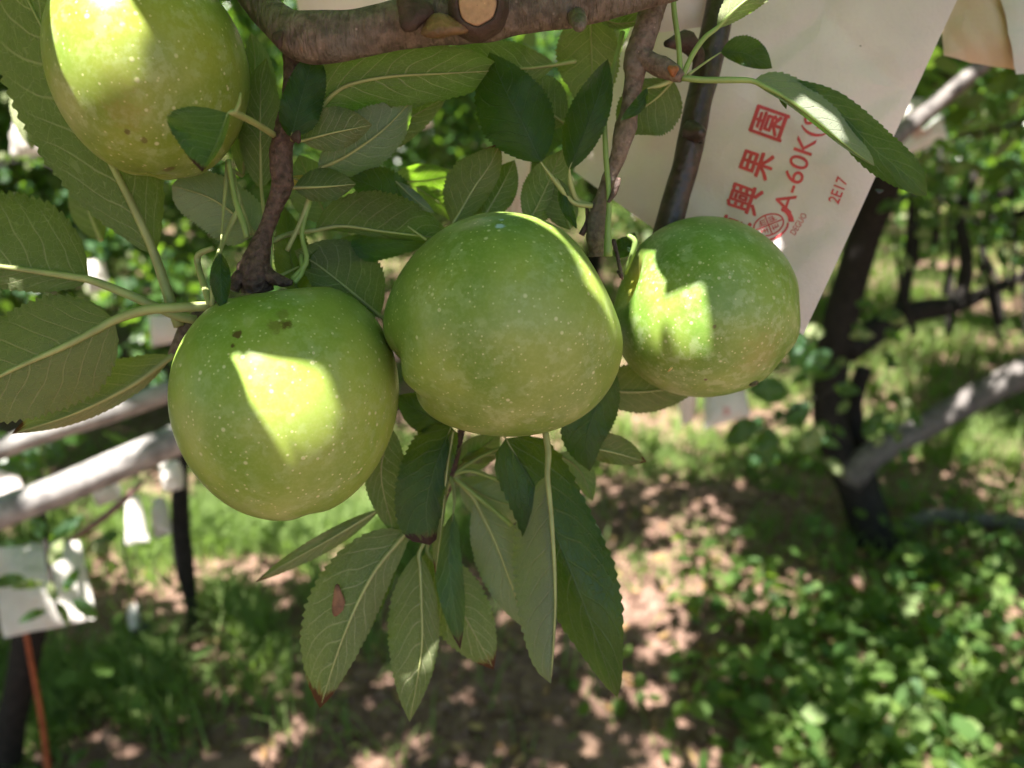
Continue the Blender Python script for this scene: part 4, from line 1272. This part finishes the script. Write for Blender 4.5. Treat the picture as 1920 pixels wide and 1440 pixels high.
st = [(ell(cx, cy, 29, 19, 22), 3.0), (ell(cx + 4, cy + 6, 34, 20, 24, 250, 350, 16), 4.0), (ell(1462, 414, 21, 22, 20, -25, 62, 14), np.linspace(11, 7, 14))]
def gl(u, v):
    r = math.radians(22)
    return (cx + u * math.cos(r) - v * math.sin(r), cy - (u * math.sin(r) + v * math.cos(r)))
def seg(u0, v0, u1, v1, w=1.8):
    return (np.array([gl(u0 + (u1 - u0) * k, v0 + (v1 - v0) * k) for k in np.linspace(0, 1, 4)]), w)
st += [seg(-27, 0, 27, 0, 2.4), seg(0, -18, 0, 18, 2.4)]
for v in (4, 8, 12):
    st += [seg(-20 + v * .5, v, -3, v), seg(3, v, 21 - v * .6, v)]
for u in (6, 11, 16):
    st += [seg(u, -3, u, -15 + u * .35), seg(-u, -3, -u, -15 + u * .35)]
st += [seg(-12, 3, -12, 13), seg(12, 3, 12, 13), seg(-18, -7, -4, -7), seg(4, -9, 17, -9)]
print_strokes(big, big_bvh, st, M_INK, "emblem")
lump("torn_notch", 1649, 358, .334, 16, 9, M_BLACK, big, 9, .0004)

b2, b2v = bag("paper_bag", "tan paper bag with a scrap of red print on its lower hem", [(1760, -180, .40), (2060, -160, .40), (1915, 138, .395), (1765, 108, .40)], M_PAPER_Y, .008, wav=.003, seed=5)
print_text(b2, b2v, "印", (1826, 116), 26, 12, -12, M_INK, "lettering", .02)
bag("paper_bag", "pale paper bag overlapping the tan bag in the upper right corner", [(1850, -150, .39), (2200, -150, .39), (2150, 110, .40), (1905, 140, .385)], M_PAPER_W, .008, seed=6)
bag("paper_bag", "rounded grey beige bag corner behind the knobbly twig at the top", [(1200, -180, .33), (1330, -180, .33), (1322, 52, .33), (1215, 60, .33)], M_PAPER, .012, seed=7, wav=.002)
bag("paper_bag", "pale bag seen above the thick branch at the top", [(520, -250, .42), (800, -250, .42), (790, 30, .42), (560, 30, .42)], M_PAPER, .01, seed=8)
bag("paper_bag", "narrow sliver of a pale bag between leaves above the middle apple", [(940, 250, .39), (1000, 250, .39), (985, 430, .39), (935, 430, .39)], M_PAPER, .01, seed=9)
b3, b3v = bag("paper_bag", "blurred white bag with a faint red stamp beside the leaning trunk", [(1680, 180, 1.25), (1755, 190, 1.25), (1778, 258, 1.22), (1680, 300, 1.22)], M_PAPER_W, .02, seed=10)
print_text(b3, b3v, "果園", (1728, 246), 40, 20, 25, M_INK_F, "lettering", .03)
b4, b4v = bag("paper_bag", "small white bag hanging just below the right apple in the background", [(1318, 690, 1.5), (1388, 690, 1.5), (1408, 778, 1.46), (1322, 804, 1.46)], M_PAPER_W, .025, seed=11)
print_text(b4, b4v, "果", (1362, 772), 16, 16, 0, M_INK_F, "lettering", .03)
bag("paper_bag", "narrow shaded bag left of the small white bag under the right apple", [(1258, 690, 1.6), (1318, 690, 1.6), (1300, 790, 1.6), (1280, 798, 1.6)], M_PAPER, .03, seed=12)
bag("paper_bag", "white bag hanging among leaves at the lower left with a dazzling sunlit face", [(-10, 1020, 1.22), (150, 1015, 1.22), (182, 1160, 1.16), (4, 1196, 1.16)], M_PAPER_W, .035, wav=.005, seed=13)
bag("paper_bag", "slim bright white bag behind the lower pole at left", [(238, 930, 1.7), (262, 930, 1.7), (280, 1015, 1.66), (236, 1022, 1.66)], M_PAPER_W, .025, seed=14)
bag("paper_bag", "little white bag low over the grass at left", [(240, 1135, 1.9), (262, 1130, 1.9), (264, 1180, 1.9), (244, 1184, 1.9)], M_PAPER_W, .02, seed=15)
bag("paper_bag", "grey white bag above the lower pole at the left edge", [(-40, 885, 1.15), (30, 880, 1.15), (56, 945, 1.12), (-20, 975, 1.12)], M_PAPER, .02, seed=16)
bag("paper_bag", "pale bag in the gap between leaves above the bright green leaf", [(735, 190, .9), (790, 180, .9), (812, 235, .9), (745, 260, .9)], M_PAPER_W, .02, seed=17)
bag("paper_bag", "pale bag corner low in the left background behind the apple spur", [(280, 590, 1.3), (340, 590, 1.3), (345, 640, 1.3), (285, 650, 1.3)], M_PAPER, .02, seed=18)

bag("paper_bag", "crumpled bluish white bag under the lower pole, nearest the left apple", [(300, 868, 1.5), (336, 862, 1.5), (345, 915, 1.5), (310, 925, 1.5)], M_PAPER_W, .03, wav=.003, seed=19)
bag("paper_bag", "crumpled white bag between the reddish twig and the lower pole", [(170, 905, 1.45), (215, 885, 1.45), (228, 935, 1.45), (185, 950, 1.45)], M_PAPER_W, .03, wav=.003, seed=20)
bag("paper_bag", "small crumpled white bag beside the slim sapling trunk", [(285, 935, 1.75), (308, 930, 1.75), (322, 1000, 1.75), (290, 1010, 1.75)], M_PAPER_W, .03, wav=.003, seed=21)

bag("paper_bag", "white pouch added for a bright gap at the far left above the big leaf", [(25, 232, 1.6), (70, 226, 1.6), (88, 290, 1.6), (22, 296, 1.6)], M_PAPER_W, .03, wav=.003, seed=22)  # white pouches added to give bright blobs among the leaves
bag("paper_bag", "white pouch added for a bright gap behind the stalks of the left shoot", [(160, 490, 1.7), (192, 486, 1.7), (205, 545, 1.7), (165, 550, 1.7)], M_PAPER_W, .03, wav=.003, seed=23)
bag("paper_bag", "white pouch added for a bright gap left of the upper left leaf", [(105, 285, 1.7), (140, 280, 1.7), (150, 318, 1.7), (108, 322, 1.7)], M_PAPER_W, .03, wav=.003, seed=24)

# ------------------------------------------------------------------ poles, stakes, low growth at left and right
pl = thing("support_pole", "upper of the two smooth pale poles behind the left apple", "pole", tuple(P(150, 790, .8)))
ptube("pole_shaft", [(-260, 915, .72, 46), (-60, 862, .76, 42), (80, 812, .8, 40), (240, 762, .86, 40), (420, 695, .92, 40), (700, 600, 1.0, 38)], M_POLE, pl, 40, 16, .02, 3)
pl2 = thing("support_pole", "lower and thicker of the two smooth pale poles behind the left apple", "pole", tuple(P(150, 930, .9)))
ptube("pole_shaft", [(-300, 1090, .82, 64), (-60, 985, .88, 62), (120, 915, .93, 60), (300, 838, 1.0, 60), (520, 745, 1.08, 58), (760, 640, 1.2, 56)], M_POLE, pl2, 40, 18, .02, 4)
pl3 = thing("support_pole", "smooth grey pole behind the bags at the upper right", "pole", tuple(P(1780, 170, .9)))
ptube("pole_shaft", [(1600, 330, .95, 34), (1700, 240, .95, 32), (1790, 165, .95, 30), (1880, 90, .95, 30), (2000, -5, .95, 30)], M_GREYLIMB, pl3, 24, 14, .03, 5)  # darker bark colour puts this pole's shade into the material
rt = thing("reddish_twig", "thin reddish twig below the lower pole at left", "twig", tuple(P(190, 960, 1.3)))
ptube("twig_stem", [(120, 1020, 1.3, 10), (175, 985, 1.3, 13), (230, 940, 1.32, 14), (270, 900, 1.35, 9)], mat_plain("red_bark", (.20, .10, .095), .6), rt, 16, 8, .06)
tl = thing("young_trunk", "thin leaning dark trunk at the lower left corner", "trunk", tuple(G(15, 1460)))
ptube("trunk_stem", [(60, 1160, 1.35, 60), (42, 1260, 1.4, 52), (20, 1370, 1.5, 52), (5, 1470, 1.58, 56), (0, 1560, 1.62, 60)], M_TRUNK, tl, 24, 12, .08, 8)
og = thing("stick", "thin orange brown stick standing beside the dark trunk at lower left", "stick", tuple(G(92, 1470)))
ptube("stick_shaft", [(48, 1185, 1.3, 8), (62, 1260, 1.36, 9), (78, 1350, 1.42, 10), (90, 1450, 1.5, 11), (92, 1540, 1.55, 11)], M_ORANGE, og, 24, 8, .03)
ms = thing("young_trunk", "slim dark sapling trunk rising from the grass under the left apple", "trunk", tuple(G(366, 1200)))
ptube("trunk_stem", [(366, 1215, 2.0, 28), (358, 1130, 1.98, 24), (345, 1050, 1.9, 36), (338, 960, 1.85, 34), (340, 860, 1.8, 28), (345, 760, 1.75, 24)], M_TRUNK, ms, 24, 10, .08, 9)
hs = thing("thin_hose", "thin black hose hanging to the grass at lower left", "hose", tuple(G(268, 1180)))
ptube("hose_line", [(232, 1010, 1.7, 5), (238, 1070, 1.75, 5), (255, 1120, 1.8, 5), (268, 1175, 1.9, 6)], M_BLACK, hs, 16, 6)
ptube("hose_foot", [(250, 1186, 1.9, 12), (270, 1176, 1.9, 16), (282, 1172, 1.9, 12)], M_BLACK, hs, 8, 8)

# leafy low bough around the white bag at lower left, each leaf a part
lb = thing("low_bough", "low leafy bough in front of the white bag at lower left", "bough", tuple(P(90, 1060, 1.1)))
ptube("twig", [(80, 960, 1.15, 12), (88, 1030, 1.12, 10), (98, 1100, 1.1, 8), (110, 1150, 1.1, 5)], M_TRUNK, lb, 16, 8, .1)
def bleaf(par, a, b, w, face='top', mat=M_LEAF):
    SEED[0] += 1
    V, F, UV, c = leaf_arrays([a, ((a[0] + b[0]) / 2 + random.uniform(-4, 4), (a[1] + b[1]) / 2 - 4, (a[2] + b[2]) / 2 - .01), b], w, w, face=face, nu=22, nv=2, teeth=5, seed=SEED[0])
    link("leaf", mesh_np("leaf", V, F, UV), mat, par)
for a, b, w, f in [((50, 1085, 1.1), (-20, 1100, 1.08), 13, 'top'), ((86, 1095, 1.1), (20, 1105, 1.05), 9, 'under'), ((120, 1108, 1.1), (150, 1065, 1.1), 11, 'top'), ((135, 1125, 1.1), (185, 1160, 1.1), 14, 'top'),
                   ((88, 1145, 1.1), (34, 1168, 1.08), 9, 'top'), ((96, 1060, 1.1), (120, 1010, 1.1), 14, 'under'), ((92, 1020, 1.12), (160, 965, 1.1), 12, 'top'), ((80, 1010, 1.12), (60, 960, 1.12), 14, 'top'),
                   ((95, 1090, 1.1), (105, 1130, 1.08), 10, 'under'), ((60, 1015, 1.1), (-10, 1025, 1.1), 10, 'top'), ((175, 1010, 1.2), (205, 1040, 1.2), 18, 'under'), ((190, 1020, 1.2), (225, 1000, 1.2), 12, 'top'),
                   ((110, 1130, 1.1), (130, 1175, 1.1), 9, 'under')]:
    bleaf(lb, a, b, w, f)
# sunlit sprigs between the two poles
sp = thing("leafy_sprig", "bright sunlit sprig between the two poles at left", "sprig", tuple(P(90, 880, .95)))
ptube("twig", [(95, 935, 1.0, 8), (88, 880, 1.0, 7), (95, 840, 1.0, 5)], M_STALK_G, sp, 10, 6)
for a, b, w, f in [((90, 880, 1.0), (118, 815, .98), 15, 'top'), ((85, 880, 1.0), (35, 840, .98), 14, 'top'), ((80, 890, 1.0), (-10, 875, .98), 15, 'top'), ((92, 880, 1.0), (75, 825, 1.0), 13, 'under'),
                   ((92, 870, 1.0), (128, 850, 1.0), 10, 'top'), ((40, 870, 1.0), (0, 845, 1.0), 12, 'top')]:
    bleaf(sp, a, b, w, f)
# leaves in the middle distance at upper left and upper right
md = thing("leafy_bough", "blurred sunlit leafy bough behind the upper left apple", "bough", tuple(P(80, 350, 1.9)))
ptube("twig", [(-60, 330, 1.9, 8), (60, 300, 1.85, 7), (140, 340, 1.8, 6), (250, 420, 1.8, 5), (330, 560, 1.9, 4)], M_TRUNK, md, 20, 6, .1)
for i in range(120):
    x, y, d = rng.uniform(-40, 430), rng.uniform(160, 700), rng.uniform(1.5, 2.4)
    a_ = rng.uniform(0, 6.28); l_ = rng.uniform(55, 95) / d
    bleaf(md, (x, y, d), (x + l_ * math.cos(a_), y + l_ * .7 * math.sin(a_) + 10, d + rng.uniform(-.05, .05)), rng.uniform(14, 22) / d, rng.choice(['top', 'under', 'top']))
mr = thing("leafy_bough", "blurred speckled leafy bough right of the twisted leaf", "bough", tuple(P(1850, 250, 1.6)))
ptube("twig", [(2000, 200, 1.7, 8), (1880, 240, 1.6, 7), (1780, 260, 1.6, 5)], M_TRUNK, mr, 16, 6, .1)
for i in range(130):
    x, y, d = rng.uniform(1680, 1960), rng.uniform(120, 520), rng.uniform(1.6, 2.7)
    a_ = rng.uniform(0, 6.28); l_ = rng.uniform(55, 95) / d
    bleaf(mr, (x, y, d), (x + l_ * math.cos(a_), y + l_ * .7 * math.sin(a_) + 8, d + rng.uniform(-.05, .05)), rng.uniform(15, 24) / d, rng.choice(['top', 'under', 'top']))
mc = thing("leafy_bough", "dark blurred leaves under the small white bag beside the right trunk", "bough", tuple(P(1450, 800, 1.5)))
ptube("twig", [(1580, 720, 1.7, 7), (1500, 760, 1.6, 6), (1400, 820, 1.5, 5)], M_TRUNK, mc, 16, 6, .1)
for a, b, w, f in [((1480, 740, 1.5), (1400, 730, 1.5), 26, 'top'), ((1420, 790, 1.5), (1360, 835, 1.5), 24, 'top'), ((1440, 800, 1.5), (1440, 870, 1.5), 24, 'top'), ((1520, 760, 1.6), (1470, 800, 1.6), 22, 'top'),
                   ((1560, 660, 1.6), (1500, 700, 1.6), 20, 'top'), ((1540, 800, 1.6), (1500, 850, 1.6), 20, 'under'), ((1480, 690, 1.5), (1530, 640, 1.5), 18, 'top'), ((1620, 820, 1.7), (1660, 770, 1.7), 18, 'top')]:
    bleaf(mc, a, b, w, f)
for i in range(46):
    x, y, d = rng.uniform(1400, 1720), rng.uniform(560, 900), rng.uniform(1.5, 2.3)
    a_ = rng.uniform(0, 6.28); l_ = rng.uniform(45, 90) / d
    bleaf(mc, (x, y, d), (x + l_ * math.cos(a_), y + l_ * .7 * math.sin(a_) + 8, d + rng.uniform(-.05, .05)), rng.uniform(14, 22) / d, rng.choice(['top', 'under', 'top']))

# ------------------------------------------------------------------ unseen leaves added above the frame to shade the fruit, gaps shaped for sun patches
def poly_pts(key, poly):
    return [hit(key, *p) for p in poly if hit(key, *p) is not None]


LIT = []
LIT.append(poly_pts('L', [(440, 666), (520, 676), (592, 690), (618, 740), (632, 812), (590, 845), (528, 846), (480, 765)]))
LIT.append(poly_pts('T', [(100, -20), (225, -20), (262, 100), (262, 165), (205, 182), (150, 180), (112, 110)]))
LIT.append(poly_pts('R', [(1182, 500), (1212, 472), (1240, 530), (1276, 592), (1266, 645), (1212, 688), (1192, 600)]))
LIT.append(poly_pts('R', [(1314, 542), (1326, 640), (1300, 652), (1284, 640)]))
LIT.append(poly_pts('C', [(1000, 404), (1060, 414), (1110, 445), (1148, 495), (1160, 560), (1148, 600), (1122, 548), (1082, 482), (1040, 432)]))
def flat(poly, d): return [P(x, y, d) for x, y in poly]
LIT.append(flat([(1503, 150), (1545, 165), (1575, 205), (1580, 240), (1545, 232), (1500, 196)], .279))
LIT.append(flat([(765, 322), (815, 312), (835, 328), (792, 360)], .36))
LIT.append(flat([(800, 372), (852, 412), (840, 414), (796, 385)], .355))
LIT.append(flat([(1345, 2), (1450, -10), (1440, 12), (1360, 22)], .28))
LIT.append(flat([(500, 110), (532, 118), (532, 150), (515, 140)], .30))
LIT.append(flat([(862, 835), (930, 820), (915, 865), (868, 880)], .35))
LIT.append(flat([(-20, 505), (35, 515), (10, 530), (-20, 528)], .296))
LIT.append(flat([(522, 1020), (560, 1010), (550, 1040), (524, 1044)], .326))
LIT.append(flat([(1060, 880), (1108, 900), (1112, 940), (1070, 910)], .352))
polys = []
for p in LIT:
    p = np.array(p)
    if len(p) < 3: continue
    q = np.stack([p @ E1, p @ E2], 1)
    c = q.mean(0)
    q = q[np.argsort(np.arctan2(q[:, 1] - c[1], q[:, 0] - c[0]))]
    polys.append(q)


def inside(pts2, poly):
    x, y = pts2[:, 0], pts2[:, 1]
    r = np.zeros(len(pts2), bool)
    j = len(poly) - 1
    for i in range(len(poly)):
        xi, yi = poly[i]; xj, yj = poly[j]
        r ^= ((yi > y) != (yj > y)) & (x < (xj - xi) * (y - yi) / (yj - yi + 1e-12) + xi)
        j = i
    return r


smp = np.array([P(a, b, d) for a in np.linspace(-60, 1980, 12) for b in np.linspace(-120, 1480, 10) for d in (.23, .33, .40)])
lo = np.array([(smp @ E1).min(), (smp @ E2).min()]); hi = np.array([(smp @ E1).max(), (smp @ E2).max()])
STEP = .004
gx_, gy_ = np.meshgrid(np.arange(lo[0], hi[0], STEP), np.arange(lo[1], hi[1], STEP), indexing='ij')
cells = np.stack([gx_.ravel(), gy_.ravel()], 1)
# only those cells that some foreground point really lies in
key = set()
for d in (.22, .26, .30, .34, .40):
    for a in np.linspace(-60, 1980, 70):
        for b in np.linspace(-120, 1480, 55):
            p = P(a, b, d); key.add((int((p @ E1 - lo[0]) / STEP), int((p @ E2 - lo[1]) / STEP)))
ii = np.array([divmod(k, gx_.shape[1]) for k in range(len(cells))])
need = np.array([(int(a), int(b)) in key for a, b in ii])
lit_mask = np.zeros(len(cells), bool)
for q in polys: lit_mask |= inside(cells, q)
litpts = np.concatenate([cells[inside(cells, q)] for q in polys if inside(cells, q).any()] + [q for q in polys] + [(q + np.roll(q, -1, 0)) / 2 for q in polys])
todo = need & ~lit_mask
HS = max((smp @ SUN).max(), (P(960, -60, .22) @ SUN)) 
occ = []
tt = np.linspace(0, 1, 13); pwid = np.interp(tt, PT, PW)
order_rng = np.random.default_rng(5)


def leaf_cover(c, ang, Ln, Wd, pts2):
    ca, sa = math.cos(ang), math.sin(ang)
    d = pts2 - c
    u = (d[:, 0] * ca + d[:, 1] * sa) / Ln + .5
    v = (-d[:, 0] * sa + d[:, 1] * ca) / Wd
    w = np.interp(u, PT, PW, left=-1, right=-1)
    return np.abs(v) < w


def off_frame(c, h, Ln):
    p = c[0] * E1 + c[1] * E2 + h * SUN
    v = p - CAM
    d = v @ FWD
    if d < .02: return np.linalg.norm(v) > .10
    x = 960 + FPX * (v @ RIGHT) / d; y = 720 - FPX * (v @ UPV) / d
    m = FPX * Ln * .62 / d
    return (y + m < -10) or (x + m < -10) or (x - m > 1930)


fails = 0
while todo.any() and len(occ) < 420 and fails < 2500:
    k = order_rng.choice(np.flatnonzero(todo))
    best = None
    for _ in range(64):
        Ln, Wd = (order_rng.uniform(.075, .115), order_rng.uniform(.022, .032)) if _ < 20 else (order_rng.uniform(.04, .065), order_rng.uniform(.006, .018))
        ang = order_rng.uniform(0, 6.28)
        off = order_rng.uniform(-.45, .45) * Ln
        off2 = order_rng.uniform(-.9, .9) * Wd
        c = cells[k] + np.array((math.cos(ang), math.sin(ang))) * off + np.array((-math.sin(ang), math.cos(ang))) * off2
        if leaf_cover(c, ang, Ln, Wd, litpts).any(): continue
        cov = leaf_cover(c, ang, Ln, Wd, cells) & todo
        g = cov.sum()
        if g and (best is None or g > best[0]):
            best = (g, c, ang, Ln, Wd, cov)
    if best is None:
        fails += 1; todo[k] = order_rng.uniform() > .12; continue
    _, c, ang, Ln, Wd, cov = best
    for _t in range(30):
        h = HS + order_rng.uniform(.04, .34) + (_t * .015)
        if off_frame(c, h, Ln): break
    else:
        todo &= ~cov; continue
    occ.append((c, ang, Ln, Wd, h)); todo &= ~cov
print("shading leaves", len(occ), "uncovered", int(todo.sum()))
Vs, Fs, Us = [], [], []
nb = 0
for c, ang, Ln, Wd, h in occ:
    tl_ = rng.normal(0, .22, 2)
    n_ = 15
    vs = np.linspace(-1, 1, 7)
    t_ = np.linspace(0, 1, n_)
    w_ = np.interp(t_, PT, PW)
    uu = (t_[:, None] - .5) * Ln + 0 * vs[None]
    vv = w_[:, None] * vs[None] * Wd
    zz = tl_[0] * uu * .5 + tl_[1] * vv + np.abs(vs)[None] * w_[:, None] * Wd * .25 - uu**2 * 2.0
    q = c + uu.reshape(-1, 1) * np.array((math.cos(ang), math.sin(ang))) + vv.reshape(-1, 1) * np.array((-math.sin(ang), math.cos(ang)))
    V = q[:, :1] * E1 + q[:, 1:] * E2 + (h + zz.reshape(-1, 1)) * SUN
    I = np.arange(n_ * 7).reshape(n_, 7)
    F = np.stack([I[:-1, :-1], I[1:, :-1], I[1:, 1:], I[:-1, 1:]], -1).reshape(-1, 4)
    nr = np.cross(V[F[40, 2]] - V[F[40, 0]], V[F[40, 3]] - V[F[40, 1]])
    if nr @ SUN < 0: F = F[:, ::-1]
    Vs.append(V); Fs.append(F + nb); nb += len(V)
    Us.append(np.stack([np.repeat(t_, 7), np.tile(vs * .5 + .5, n_)], 1))
up_f = link("added_shade_leaves", mesh_np("added_shade_leaves", np.concatenate(Vs), np.concatenate(Fs), np.concatenate(Us)), M_LEAF, limb)
tag(up_f, kind="stuff")
